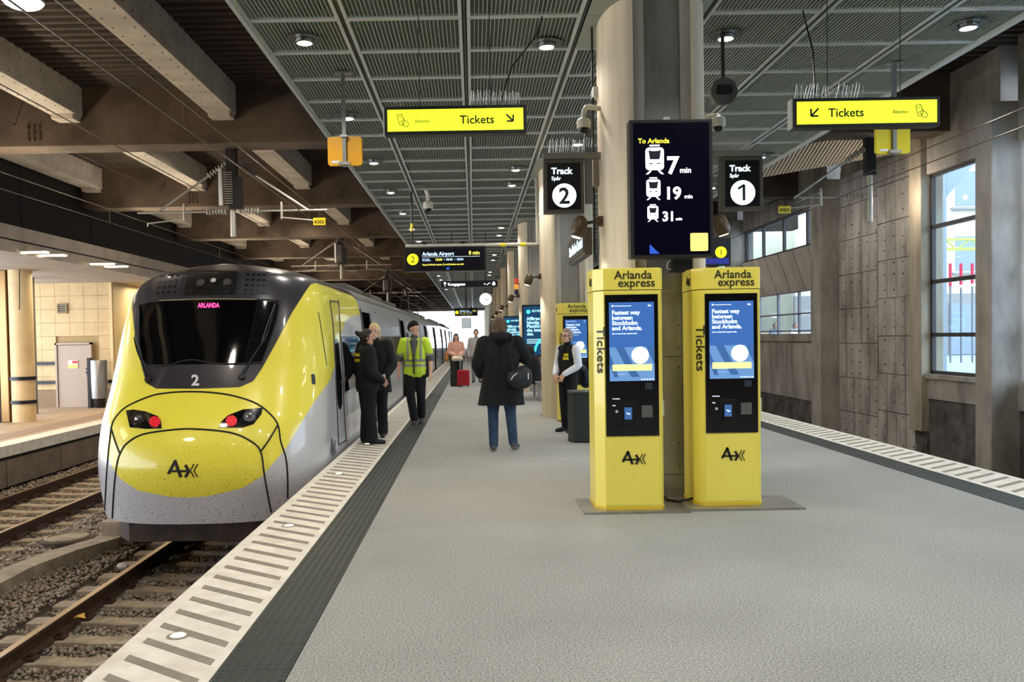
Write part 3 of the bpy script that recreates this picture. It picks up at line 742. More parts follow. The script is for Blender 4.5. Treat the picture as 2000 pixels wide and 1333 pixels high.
def column(k, yf):
    root = thing('platform_column', label='', cat='column', org=(1.82, yf+1, 0), group='paired concrete columns along the platform')
    root['label'] = ['nearest paired concrete column behind the two yellow ticket machines', 'second paired concrete column behind the ticket machine and waste bin', 'third paired concrete column carrying the large blue poster screen',
                     'fourth paired concrete column along the platform', 'fifth paired concrete column along the platform', 'sixth paired concrete column along the platform', 'seventh paired concrete column along the platform', 'eighth paired concrete column along the platform', 'ninth paired concrete column', 'tenth paired concrete column', 'eleventh paired concrete column', 'twelfth paired concrete column', 'thirteenth and farthest paired concrete column'][k]
    n = 10
    def quarter(x_out, x_in, fl, by=.65):
        P = []
        for i in range(n+1):
            a = math.pi/2*i/n
            P.append((x_in+(x_out-x_in)*math.sin(a), yf+by-by*math.cos(a)))
        return P
    L = quarter(1.31, 1.54, 1); back = [(1.54-.23*math.cos(a), yf+.68+.6*math.sin(a)) for a in (.15, .4, .7, 1., 1.3, 1.57)]
    MB().prism(L+back, 0, ZC+.1).build('left_shaft', colm, root, smooth=True)
    R = [(3.63-x, y) for x, y in L+back][::-1]
    MB().prism(R, 0, ZC+.1).build('right_shaft', colm, root, smooth=True)
    MB().box(1.53, 1.65, yf+.03, yf+1.26, 0, ZC+.1).build('grey_strip', colg, root); MB().box(1.99, 2.11, yf+.03, yf+1.26, 0, ZC+.1).build('grey_strip', colg, root)
    z = [0, .2, 1.33, 3.0, ZC+.05]
    for i in range(4):
        q = box('steel_panel', 1.655, 1.985, yf+.05, yf+.1, z[i]+.003, z[i+1]-.003, steel if k < 2 else colg, root)
        if k == 0 and i in (1, 2):
            mb = MB()
            for x in (1.69, 1.95):
                for w_ in (z[i]+.08, z[i]+.30, z[i+1]-.1): mb.cone((x, yf+.05, w_), (x, yf+.044, w_), .008, .008, 8)
            mb.build('screw', dark, q)
    box('core', 1.66, 1.98, yf+.1, yf+1.24, 0, ZC+.1, colg, root)
    MB().prism([(x+(x-1.82)*.03, y+(y-yf-1)*.03) for x, y in L+back+[(1.53, yf+1.9), (2.11, yf+1.9)]+R+[(2.11, yf), (1.53, yf)]][:0] or [(1.29, yf+.6), (1.52, yf-.03), (2.12, yf-.03), (2.35, yf+.6), (2.35, yf+.8), (2.1, yf+1.32), (1.54, yf+1.32), (1.29, yf+.8)], 0, .02).build('base_plate', steel, root)
    return root
for k in range(13): column(k, 8.25+8.0*k)
# ------------------------------------------------------------------ ticket machines
kyel = mat('machine_yellow', (238, 220, 92), .35, coat=.35)
kyel2 = mat('machine_yellow_side', (220, 186, 40), .35, coat=.3)
scrb = mat('screen_blue', (44, 86, 148), .5, emit=.95); scrl = mat('screen_light_blue', (88, 126, 172), .5, emit=.95); scrd = mat('screen_dark_blue', (48, 84, 136), .5, emit=.9)
scrw = mat('screen_white', (214, 226, 240), .5, emit=1.3); scry = mat('screen_button', (226, 232, 130), .5, emit=1.25)
inkm = mat('black_ink', (24, 22, 16), .5)
gloss = mat('gloss_black', (5, 6, 9), .18)
def machine(x0, yf, label, s=1., detail=True, group='yellow ticket machines'):
    """x0: left outer edge, yf: front plane"""
    w, dp, c = .60*s, .46*s, .075*s; H = 2.125*s
    root = thing('ticket_machine', label, 'ticket machine', (x0+w/2, yf+dp/2, 0), group)
    def plan(e): return [(x0-e, yf+c*1.5-e*.3), (x0+c, yf-e), (x0+w-c*.45, yf-e), (x0+w+e, yf+c*1.2), (x0+w+e, yf+dp+e), (x0-e, yf+dp+e)]
    body = MB().prism(plan(0), .04, 1.93*s).build('body', kyel, root, bevel=.006)
    MB().prism(plan(.004), 1.935*s, H).build('header', kyel, root, bevel=.008)
    MB().prism(plan(-.01), 1.92*s, 1.94*s).build('shadow_gap', dark, root)
    MB().prism(plan(.006), .02, .045).build('plinth', kyel2, root)
    fx0, fx1 = x0+.085*s, x0+w-.055*s
    fr = box('front_panel', fx0-.004, fx1+.004, yf-.006, yf+.01, .06, .655*s, kyel, root)
    bz = box('bezel', fx0, fx1, yf-.012, yf+.01, .665*s, 1.895*s, gloss, root, bevel=.003)
    z0, z1 = 1.145*s, 1.828*s; a, b = fx0+.035*s, fx1-.035*s; y = yf-.0135
    sc = box('screen', a, b, y, yf, z0, z1, scrb, root)
    W_ = b-a; P_ = lambda t, h: (a+W_*t, y-.002, z0+(z1-z0)*h)
    def poly(pts, m, nm, dy=.001):
        MB().prism([(a+W_*t, z0+(z1-z0)*h) for t, h in pts], y-dy-.001, y-dy, 'y').build(nm, m, sc)
    poly([(0, .03), (1, .03), (1, .43), (.0, .43)], scrl, 'picture_band')
    poly([(.14, .43), (.32, .43), (.66, .05), (.48, .05)], scrd, 'track_stripe', .002); poly([(.0, .2), (.0, .36), (.2, .05), (.1, .05)], scrd, 'track_stripe', .002); poly([(.82, .43), (1, .43), (1, .2)], scrd, 'track_stripe', .002)
    poly([(.0, 0), (1, 0), (1, .035), (0, .035)], scrw if False else scrl, 'task_bar', .003)
    disc((a+W_*.68, y-.003, z0+(z1-z0)*.325), .075*s, 28, .001).build('round_badge', scrw, sc)
    poly([(.06, .13), (.94, .13), (.94, .21), (.06, .21)], scry, 'button', .003)
    for i, ln in enumerate(('Fastest way', 'between', 'Stockholm', 'and Arlanda.')): text(ln, .052*s, P_(.06, .845-.066*i), scrw, sc, bold=.018)
    text('Get on board the express train.', .017*s, P_(.06, .595), scrw, sc, bold=.01)
    poly([(.06, .945), (.1, .945), (.1, .965), (.06, .965)], scrw, 'small_icon'); poly([(.12, .95), (.5, .95), (.5, .957), (.12, .957)], scrw, 'small_line')
    emblem((a+W_*.9, y-.002, z0+(z1-z0)*.955), .017*s, scrw, sc)
    poly([(.08, .083), (.36, .083), (.36, .09), (.08, .09)], scrw, 'small_line')
    for i in range(5): poly([(.7+.06*i, .01), (.735+.06*i, .01), (.735+.06*i, .025), (.7+.06*i, .025)], scrw, 'task_icon', .005)
    # lower controls
    g = lambda t, h: (fx0+(fx1-fx0)*t, .665*s+(1.895-.665)*s*h)
    def bx(t0, t1, h0, h1, d0, m, nm, par=bz):
        (q0, r0), (q1, r1) = g(t0, h0), g(t1, h1); return box(nm, q0, q1, yf-.012-d0, yf, r0, r1, m, par)
    cb = bx(.27, .56, .065, .245, .006, black, 'card_slot_panel')
    cr = bx(.32, .50, .085, .21, .03, gloss, 'card_reader'); (q0, r0), (q1, r1) = g(.335, .12), g(.475, .205)
    box('reader_screen', q0, q1, yf-.044, yf-.04, r0, r1, scrd, cr); text('Tap', .022*s, ((q0+q1)/2, yf-.046, (r0+r1)/2-.008), scrw, cr, align='CENTER', bold=.02)
    bx(.67, .875, .13, .215, .004, mat('dull_steel', (120, 116, 112), .4, .7), 'ticket_flap')
    bx(.74, .88, .33, .375, .002, mat('scanner_grey', (44, 52, 64), .3), 'scanner_window')
    for h in (.262, .215): text('Contactless' if h > .25 else 'Help', .014*s, (g(.12, h)[0], yf-.0135, g(.12, h)[1]), scrw, bz, bold=.01)
    q, r = g(.2, .175); disc((q, yf-.012, r), .013*s, 16, .006).build('help_button', alu, bz)
    q, r = g(.5, .965); disc((q, yf-.012, r), .006, 10, .003).build('camera_lens', MATS['scanner_grey'], bz)
    # lettering
    cxm = (fx0+fx1)/2+.02*s
    hd = x0+.17*s+.05
    text('Arlanda', .104*s, (cxm-.165*s, yf-.006, 2.03*s), inkm, root, bold=.006); text('express', .104*s, (cxm-.135*s, yf-.006, 1.962*s), inkm, root, bold=.006)
    emblem((cxm-.01*s, yf-.008, .475*s), .115*s, inkm, root)
    # chamfer direction for the side lettering
    A = Vector((x0, yf+c*1.5, 0)); B = Vector((x0+c, yf, 0)); d_ = (B-A).normalized(); n_ = Vector((d_.y, -d_.x, 0))
    A2 = Vector((x0, yf+dp, 0)); sd = Vector((0, -1, 0))
    text('Tickets', .14*s, A+d_*.05*s+n_*.004+Vector((0, 0, 1.62*s)), inkm, root, R=(0, 0, -1), U=d_, bold=.006)
    emblem(Vector((x0-.008, yf+.2*s, 2.02*s)), .08*s, inkm, root, R=(0, -1, 0))
    mb = MB(); mb.lathe((x0+w, yf+.12*s, .87*s), [(.02, 0), (.02, .012)], 10, 'x'); mb.box(x0+w, x0+w+.014, yf+.1*s, yf+.14*s, .83*s, .96*s); mb.build('side_lock', alu, root)
    for z in (1.88,): box('hinge', x0-.002, x0+.001, yf+.12*s, yf+.16*s, z*s, (z+.012)*s, kyel2, root)
    return root
a = at(1163, 995, 7.58)
machine(1.055, 7.56, 'yellow ticket machine left of the steel column panel, nearer the train')
machine(1.955, 7.68, 'yellow ticket machine right of the steel column panel, nearer the right track')
machine(at(1089, 700, 15.7).x, 15.5, 'yellow ticket machine farther back beside the standing woman in a vest')
pl = thing('floor_plate', 'thin polished steel floor plate under the left ticket machine', 'plate', (1.35, 7.8, 0))
box('plate', .93, 1.845, 7.46, 8.12, 0, .02, steel, pl)
pl = thing('floor_plate', 'thin polished steel floor plate under the right ticket machine', 'plate', (2.3, 7.8, 0))
box('plate', 1.85, 2.86, 7.52, 8.12, 0, .02, steel, pl)
cb = thing('power_cable', 'short black cable lying between the two nearest ticket machines', 'cable', (1.9, 7.9, .02))
MB().tube([(1.98, 7.85, .06), (1.9, 7.8, .05), (1.82, 7.84, .03), (1.75, 7.92, .03), (1.72, 8.05, .05)], .012, 8).build('cable', black, cb, smooth=True)
# waste bin box
bm_ = mat('bin_green_black', (38, 46, 44), .5)
a = at(1112, 860, 12.6); b_ = at(1160, 860, 12.45)
wb = thing('waste_bin', 'dark green box shaped waste bin beside the woman in the vest', 'bin', ((a.x+b_.x)/2, 12.6, 0))
MB().prism([(a.x, 12.75), (a.x+.05, 12.5), (b_.x+.12, 12.45), (b_.x+.2, 12.95), (a.x+.05, 13.0)], 0.01, .70).build('body', bm_, wb, bevel=.01)
MB().prism([(a.x-.01, 12.75), (a.x+.045, 12.49), (b_.x+.13, 12.44), (b_.x+.21, 12.96), (a.x+.04, 13.01)], .705, .735).build('lid', mat('bin_lid', (54, 62, 60), .35), wb, bevel=.006)
MB().lathe((a.x+.22, 12.62, .735), [(.05, 0), (.05, .02), (.03, .025)], 14).build('ashtray', steel, wb)
# ------------------------------------------------------------------ arrival display
dY = 7.95
def vbox(name, u0, v0, u1, v1, Y, d, m, par, ret=False):
    p = at(u0, v1, Y); q = at(u1, v0, Y); return box(name, p.x, q.x, Y, Y+d, p.z, q.z, m, par)
p0 = at(1232, 505, dY); p1 = at(1390, 232, dY)
ds = thing('arrival_display', 'tall dark display with three train icons mounted high on the nearest column', 'display', ((p0.x+p1.x)/2, dY, p0.z))
X0, X1, Z0, Z1 = p0.x+.015, p1.x-.005, p0.z, p1.z
box('housing', X0-.015, X1+.01, dY, dY+.14, Z0, Z1, mat('display_housing', (30, 28, 28), .4), ds, bevel=.006)
sn = box('screen', X0+.02, X1-.02, dY-.004, dY, Z0+.03, Z1-.03, mat('deep_navy_screen', (4, 4, 22), .25, emit=.15, spec=.15), ds)
Wd, Hd = X1-X0, Z1-Z0
Q = lambda t, h: (X0+Wd*t, dY-.006, Z0+Hd*h)
wem = mat('display_white', (245, 245, 255), .5, emit=1.6); yem = mat('display_yellow', (240, 220, 60), .5, emit=1.3); bem = mat('display_blue', (30, 70, 170), .5, emit=1.)
text('To Arlanda', .062, Q(.085, .83), yem, sn, bold=.02)
def rrect(x0, x1, z0, z1, r, n=5):
    P = []
    for cx, cz, a0 in ((x1-r, z0+r, -90), (x1-r, z1-r, 0), (x0+r, z1-r, 90), (x0+r, z0+r, 180)):
        P += [(cx+r*math.cos(math.radians(a0+90*i/n)), cz+r*math.sin(math.radians(a0+90*i/n))) for i in range(n+1)]
    return P
def trainicon(cx, z0, h, m, par, y):
    w = h*.62; nv = mat('icon_navy', (6, 6, 34), .5)
    x0, x1 = cx-w/2, cx+w/2
    b = MB().prism(rrect(x0, x1, z0+h*.14, z0+h*.9, w*.2), y-.003, y, 'y').build('train_icon', m, par)
    MB().prism([(cx-w*.34, z0+h*.8), (cx+w*.34, z0+h*.8), (cx+w*.26, z0+h*.5), (cx-w*.26, z0+h*.5)], y-.005, y-.003, 'y').build('icon_window', nv, b)
    MB().prism(rrect(cx-w*.28, cx+w*.28, z0+h*.94, z0+h*.99, h*.02), y-.003, y, 'y').build('icon_roof', m, b)
    MB().prism([(cx-w*.2, z0+h*.82), (cx+w*.2, z0+h*.82), (cx+w*.2, z0+h*.78), (cx-w*.2, z0+h*.78)], y-.007, y-.005, 'y').build('icon_bar', m, b)
    for s in (-1, 1):
        MB().prism([(cx+s*w*.28, z0+h*.12), (cx+s*w*.16, z0+h*.12), (cx+s*w*.36, z0), (cx+s*w*.5, z0)], y-.003, y, 'y').build('icon_foot', m, b)
        MB().prism(rrect(cx+s*w*.2-w*.09, cx+s*w*.2+w*.09, z0+h*.34, z0+h*.38, h*.015), y-.005, y-.003, 'y').build('icon_lamp', nv, b)
yy = dY-.006
for (cxt, h0, hh, num, ns_, tx, mt) in ((.29, .605, .215, '7', .215, .44, .60), (.27, .42, .165, '19', .155, .405, .655), (.26, .262, .128, '31', .12, .375, .545)):
    c0 = Q(cxt, h0); trainicon(c0[0], c0[2], Hd*hh, wem, sn, yy)
    text(num, ns_, Q(tx, h0+.005), wem, sn, bold=.03); text('min', ns_*.33, Q(mt, h0+.008), wem, sn, bold=.02)
q0, q1 = Q(.725, .045), Q(.945, .175)
bq = MB().prism(rrect(q0[0], q1[0], q0[2], q1[2], .012), yy-.003, yy, 'y').build('yellow_badge', mat('badge_yellow', (244, 232, 110), .5, emit=1.1), sn)
text('Arlanda\nexpress', .026, Q(.77, .115), mat('badge_ink', (190, 170, 70), .5), bq)
MB().prism([(Q(.215, .03)[0], Q(0, .03)[2]), (Q(.215, .1)[0], Q(0, .1)[2]), (Q(.34, .03)[0], Q(0, .03)[2])], yy-.002, yy, 'y').build('blue_triangle', bem, sn)
mb = MB(); mb.box(1.6, 1.75, dY+.14, 8.3, Z0+.3, Z0+.5); mb.box(1.6, 1.75, dY+.14, 8.3, Z1-.5, Z1-.3); mb.build('wall_bracket', dark, ds)
MB().lathe(((X0+X1)/2-.03, dY+.05, Z1), [(.03, 0), (.03, .03), (.01, .035)], 10).build('cable_gland', alu, ds)
jb = thing('junction_box', 'small black box hanging under the tall display', 'box', (at(1333, 520, 8.05).x, 8.05, at(1333, 520, 8.05).z))
vbox('box', 1314, 506, 1352, 532, 8.02, .12, black, jb); MB().tube([at(1318, 506, 8.1), at(1305, 512, 8.1), at(1302, 524, 8.1), at(1314, 528, 8.1)], .006).build('cable', white, jb)
# ------------------------------------------------------------------ track number signs
frm = mat('sign_frame', (84, 78, 70), .45, .5)
def spikes(x0, x1, y, z, par, n=22, h=.14):
    mb = MB(); r = random.Random(int(x0*100))
    mb.box(x0, x1, y-.012, y+.012, z, z+.006)
    for i in range(n):
        x = x0+(x1-x0)*(i+.5)/n
        for s in (-1, 0, 1): mb.cone((x, y, z), (x+r.uniform(-.02, .02), y+s*.05, z+h*r.uniform(.85, 1.1)), .0022, .0018, 3, cap=False)
    mb.build('bird_spikes', mat('spike_wire', (190, 190, 184), .3, .8), par, kind='stuff')
def tracksign(num, u0, v0, u1, v1, Y, attach_u, lab):
    p = at(u0, v1, Y); q = at(u1, v0, Y); w = q.x-p.x; h = q.z-p.z
    r = thing('track_sign', lab, 'sign', (p.x, Y, p.z))
    box('frame', p.x, q.x, Y, Y+.12, p.z, q.z, frm, r, bevel=.006)
    f = box('face', p.x+.035, q.x-.035, Y-.004, Y, p.z+.035, q.z-.035, mat('sign_face', (10, 10, 14), .25), r)
    text('Track', h*.165, (p.x+w*.19, Y-.006, q.z-h*.27), wemit, f, bold=.03); text('Spår', h*.10, (p.x+w*.19, Y-.006, q.z-h*.385), wemit, f, bold=.015)
    c = (p.x+w*.505, Y-.004, p.z+h*.325); d = disc(c, w*.30, 36, .003).build('round_field', mat('sign_disc_white', (222, 240, 244), .5, emit=1.1), f)
    if num == '1':
        nm_ = mat('numeral_navy', (20, 16, 34), .5); V_, Q_ = strokes([((.02, 0), (.02, .30), .05), ((.03, .30), (-.09, .225), .042)], .04, .002)
        MB().add([(c[0]+a_*h*.98, Y-.007-c_, c[2]-h*.147+b_*h*.98) for a_, b_, c_ in V_], Q_).build('numeral', nm_, d)
    else: text(num, h*.42, (c[0], Y-.009, c[2]-h*.148), mat('numeral_navy', (20, 16, 34), .5), d, align='CENTER', bold=.02)
    e = at(attach_u, v0-8, Y); xs = sorted((p.x, e.x) if attach_u > u0 else (e.x, q.x))
    zb = q.z+.012
    box('bracket_arm', xs[0], xs[1], Y+.02, Y+.10, zb, zb+.06, mat('arm_grey', (128, 122, 110), .5, .4), r)
    spikes(xs[0]+.05, xs[1]-.1, Y+.05, zb+.06, r)
    box('wall_plate', e.x-.012, e.x+.012, Y-.03, Y+.16, zb-.1, zb+.16, MATS['arm_grey'], r)
    if num == '2': x_ = q.x+.02; box('side_post', x_, x_+.07, Y+.03, Y+.1, p.z+.1, q.z+.45, mat('post_grey', (110, 110, 106), .5, .4), r)
    return r
tracksign('2', 1063, 311, 1140, 417, 8.8, 1180, 'black track 2 sign with white disc left of the nearest column')
tracksign('1', 1410, 306, 1490, 411, 8.8, 1378, 'black track 1 sign with white disc right of the nearest column')
# ------------------------------------------------------------------ lit ticket signs
def arrow(cx, cz, s, dirx, y, par):
    d = (dirx*.7071, -.7071)
    tip = (cx+d[0]*s*.5, cz+d[1]*s*.5)
    segs = [((cx-d[0]*s*.65, cz-d[1]*s*.65), (tip[0]-d[0]*s*.12, tip[1]-d[1]*s*.12)), ((tip[0]+s*.0, tip[1]+.0), (tip[0]-dirx*s*.78, tip[1])), ((tip[0], tip[1]-s*.0), (tip[0], tip[1]+s*.78))]
    V, Qf = strokes([(a_, b_) for a_, b_ in segs], s*.19, .003)
    MB().add([(a_, y-c_, b_) for a_, b_, c_ in V], Qf).build('arrow', inkm, par)
def handicon(cx, cz, s, y, par):
    tk = [(-.35, .45), (-.1, .5), (.05, .55), (.28, -.1), (.2, -.3), (-.02, -.42), (-.15, -.35), (-.35, .45)]
    hd = [(.12, .12), (.32, .0), (.55, -.15), (.62, -.35), (.5, -.55), (.3, -.5), (.1, -.38), (.18, -.25), (-.02, -.12), (.0, -.02), (.2, -.05)]
    sg = [(tk[i], tk[i+1]) for i in range(len(tk)-1)] + [(hd[i], hd[i+1]) for i in range(len(hd)-1)]+[((-.2, .28), (.02, .32))]
    V, Qf = strokes([((cx+a_[0]*s, cz+a_[1]*s), (cx+b_[0]*s, cz+b_[1]*s)) for a_, b_ in sg], s*.045, .002)
    MB().add([(a_, y-c_, b_) for a_, b_, c_ in V], Qf).build('ticket_hand_icon', inkm, par)
def ticketsign(u0, v0, u1, v1, Y, left, lab):
    p = at(u0, v1, Y); q = at(u1, v0, Y); w = q.x-p.x; h = q.z-p.z
    r = thing('ticket_sign', lab, 'sign', ((p.x+q.x)/2, Y, p.z))
    box('casing', p.x, q.x, Y, Y+.13, p.z, q.z, mat('sign_casing', (44, 44, 40), .4, .5), r, bevel=.005)
    box('silver_side', p.x-.012, p.x+.0, Y+.02, Y+.12, p.z, q.z, alu, r)
    f = box('lit_face', p.x+.03, q.x-.03, Y-.005, Y, p.z+.03, q.z-.03, signyel, r)
    y = Y-.006; cz = (p.z+q.z)/2
    if left:
        handicon(p.x+w*.12, cz, h*.42, y, f); text('Biljetter', h*.17, (p.x+w*.215, y, cz-h*.09), mat('soft_ink', (120, 124, 40), .5), f)
        text('Tickets', h*.42, (p.x+w*.53, y, cz-h*.15), inkm, f, bold=.012); arrow(p.x+w*.885, cz+.005, h*.30, 1, y, f)
    else:
        arrow(p.x+w*.14, cz, h*.32, -1, y, f); text('Tickets', h*.42, (p.x+w*.235, y, cz-h*.15), inkm, f, bold=.012)
        text('Biljetter', h*.17, (p.x+w*.675, y, cz-h*.07), MATS['soft_ink'] if 'soft_ink' in MATS else mat('soft_ink', (120, 124, 40), .5), f); handicon(p.x+w*.86, cz, h*.42, y, f)
    mb = MB()
    for t in (.25, .75):
        x = p.x+w*t; mb.cone((x, Y+.06, q.z), (x, Y+.06, ZC), .004, .004, 5)
    mb.build('suspension_wire', dark, r)
    cx = p.x+w*(.835 if left else .165)
    MB().tube([(cx, Y+.06, q.z), (cx, Y+.06, q.z+.1), at(1000, 130, Y+.3) if left else at(1588, 100, Y+.3), at(1048, 70, Y+.6) if left else at(1575, 50, Y+.5), at(1068, 0, Y+.8) if left else at(1563, 0, Y+.8)], .008, 6).build('cable', black, r, smooth=True)
    MB().cone((cx, Y+.06, q.z), (cx, Y+.06, q.z+.04), .018, .014, 10).build('cable_gland', steel, r)
    spikes(p.x+.02 if not left else p.x+w*.6, p.x+w*.5 if not left else q.x-.05, Y+.06, q.z, r, 24, .13)
ticketsign(751, 204, 1028, 264, 8.0, True, 'lit yellow Tickets sign with a down right arrow, hung left of the column')
ticketsign(1550, 188, 1836, 250, 8.0, False, 'lit yellow Tickets sign with a down left arrow, hung right of the column')
# ------------------------------------------------------------------ yellow equipment boxes on poles
def polebox(u, v0, v1, Y, um, vtop, m, lab):
    c = at(u, (v0+v1)/2, Y); w = .2; top = at(u, v0, Y).z; bot = at(u, v1, Y).z; up = at(u, vtop, Y).z
    r = thing('platform_mirror', lab, 'mirror', (c.x, Y, up))
    for s in (-1, 1):
        x0, x1 = sorted((c.x+s*.012, c.x+s*.205))
        MB().prism(rrect(x0, x1, bot, top, .04), Y+.02, Y+.07, 'y').build('mirror_shell', m, r, bevel=.008)
    MB().box(c.x-.022, c.x+.022, Y-.03, Y+.02, bot-.02, ZC).build('pole', mat('pole_steel', (120, 124, 120), .4, .7), r)
    mb = MB(); mb.box(c.x-.07, c.x+.07, Y-.045, Y-.0, bot+.0, bot+.035); mb.box(c.x-.04, c.x+.04, Y-.045, Y, top-.02, top+.01); mb.build('clamp', steel, r)
    mb = MB(); mb.box(c.x-.1, c.x+.1, Y-.05, Y+.05, ZC-.02, ZC); mb.build('ceiling_plate', steel, r)
    box('data_label', c.x-.16, c.x-.06, Y+.016, Y+.02, bot+.03, bot+.06, white, r)
amber = mat('amber_shell', (232, 168, 20), .35)
polebox(673, 266, 323, 10.4, 672, 165, amber, 'amber platform mirror seen from behind on a pole above the train side')
polebox(1746, 243, 300, 10.4, 1747, 137, mat('lemon_shell', (212, 200, 30), .35), 'lemon yellow platform mirror seen from behind under the right Tickets sign')
# ------------------------------------------------------------------ cameras, speakers, column spot lamps
whm = mat('camera_white', (226, 222, 208), .4)
def domecam(u, v, Y, pts, lab, s=1.):
    c = at(u, v, Y); r = thing('dome_camera', lab, 'camera', c)
    MB().lathe(c, [(.068*s, -.035*s), (.072*s, .03*s), (.06*s, .055*s), (.02*s, .075*s)], 20).build('housing', whm, r, smooth=True)
    MB().sph(c-Vector((0, 0, .035*s)), .05*s, 16, 10).build('dome', gloss, r, smooth=True)
    if pts: MB().tube([c+Vector((0, 0, .06*s))]+pts, .026*s, 10).build('arm', whm, r, smooth=True)
    return r
c = at(1140, 244, 8.75)
domecam(1140, 244, 8.75, [c+Vector((0, 0, .12)), c+Vector((.01, 0, .155)), c+Vector((.04, 0, .18)), c+Vector((.17, .1, .185))], 'white dome camera on a curved arm left of the nearest column')
box('arm_plate', 1.25, 1.30, 8.78, 8.92, c.z+.11, c.z+.27, whm, None).parent = None
bpy.data.objects.remove(bpy.data.objects['arm_plate'])
c = at(1403, 241, 8.7); domecam(1403, 241, 8.7, [c+Vector((-.02, .02, .08)), c+Vector((-.12, .12, .09))], 'white dome camera right of the tall display')
c = at(836, 403, 18.9); domecam(836, 403, 18.9, [c+Vector((0, 0, .25)), c+Vector((-.04, 0, .36)), c+Vector((-.13, 0, .42)), c+Vector((-.33, 0, .42))], 'white dome camera hanging over the platform above the departure board', 1.6)
pp = thing('hanging_pole', 'grey pole with yellow stripes hanging left of the dome camera over the departure board', 'pole', (at(805, 390, 18.9).x, 18.9, 4))
x = at(804, 420, 18.9).x; MB().cone((x, 18.9, ZC), (x, 18.9, at(804, 478, 18.9).z), .024, .024, 8).build('pole', dark, pp); MB().cone((x, 18.9, at(804, 437, 18.9).z), (x, 18.9, at(804, 452, 18.9).z), .03, .03, 8).build('yellow_band', yel, pp)
pj = thing('ceiling_loudspeaker', 'grey horn loudspeaker hanging from the ceiling right of the column', 'loudspeaker', at(1412, 180, 9.2))
c = at(1412, 180, 9.2)
MB().lathe(c, [(.06, -.16), (.10, -.14), (.14, -.02), (.14, .05)], 20, 'y').build('shell', mat('speaker_grey', (70, 70, 68), .5), pj, smooth=True)
MB().box(c.x-.015, c.x+.015, c.y-.02, c.y+.02, c.z+.05, ZC).build('stem', dark, pj)
MB().prism(rrect(c.x-.08, c.x+.08, c.z-.04, c.z+.06, .03), c.y-.07, c.y-.05, 'y').build('dark_front', black, pj)
spm = mat('lamp_bronze', (84, 70, 54), .4, .5)
def colspot(x, y, z, s, lab):
    """bell shaped lamp on a short arm; s: side (-1 left, 1 right)"""
    c = Vector((x, y, z)); r = thing('column_lamp', lab, 'lamp', c, 'bell shaped lamps on the columns')
    ax = Vector((-s*.30, .0, .95)).normalized(); u_ = Vector((1, 0, 0)) if True else None
    q = Matrix.Rotation(-s*.3, 3, 'Y')
    mb = MB(); P = [(.052, -.09), (.075, -.06), (.082, -.02), (.078, .05), (.06, .1), (.03, .125), (.003, .13)]
    n = 18; V = []
    for rr, h in P:
        for i in range(n):
            t = 2*math.pi*i/n; V.append(c + q @ Vector((rr*math.cos(t), rr*math.sin(t), h)))
    mb.add(V, [(j*n+i, j*n+(i+1) % n, (j+1)*n+(i+1) % n, (j+1)*n+i) for j in range(len(P)-1) for i in range(n)]); mb.build('shade', spm, r, smooth=True)
    k = q @ Vector((0, 0, -.085)); MB().cone(c+k, c+k-(q @ Vector((0, 0, .012))), .05, .046, 16).build('lens', mat('warm_lens', (255, 232, 190), .5, emit=5.), r)
    e = c+Vector((-s*.20, .03, .07)); MB().tube([c+Vector((-s*.06, 0, .05)), e], .016, 8).build('arm', black, r); MB().sph(e, .042, 12, 8).build('joint', spm, r, smooth=True)
    MB().box(min(e.x, e.x-s*.05), max(e.x, e.x-s*.05), e.y-.03, e.y+.03, e.z-.05, e.z+.05).build('mount', spm, r)
    return r
on = ['nearest', 'second nearest', 'third', 'fourth', 'fifth', 'sixth']
c = at(1152, 446, 8.75)
for k in range(6):
    colspot(1.31-.24, 8.75+8*k, c.z, -1, f'{on[k]} bell shaped lamp on the left side of the columns')
c2_ = at(1411, 441, 8.7); colspot(c2_.x, 8.75, c2_.z, 1, 'bell shaped lamp on the right side of the nearest column')
for k in range(5):
    l = spot(1.05, 8.75+8*k, c.z-.15, SPOT_W*.35, 1.9)
# side sign on the nearest column
p = at(1178, 470, 9.0)
ss = thing('side_sign', 'dark lit station name sign projecting behind the left of the nearest column', 'sign', (1.22, 8.9, p.z))
zt = at(1176, 440, 8.85).z; zb = at(1176, 494, 8.85).z
box('casing', 1.16, 1.24, 9.0, 10.5, zb, zt, frm, ss, bevel=.006); f = box('face', 1.152, 1.16, 9.04, 10.46, zb+.03, zt-.03, mat('sign_face2', (20, 18, 18), .3), ss)
text('Stockholm Central', .16, (1.150, 10.35, (zb+zt)/2-.05), mat('display_ice', (190, 225, 255), .5, emit=1.5), f, R=(0, -1, 0), bold=.02)
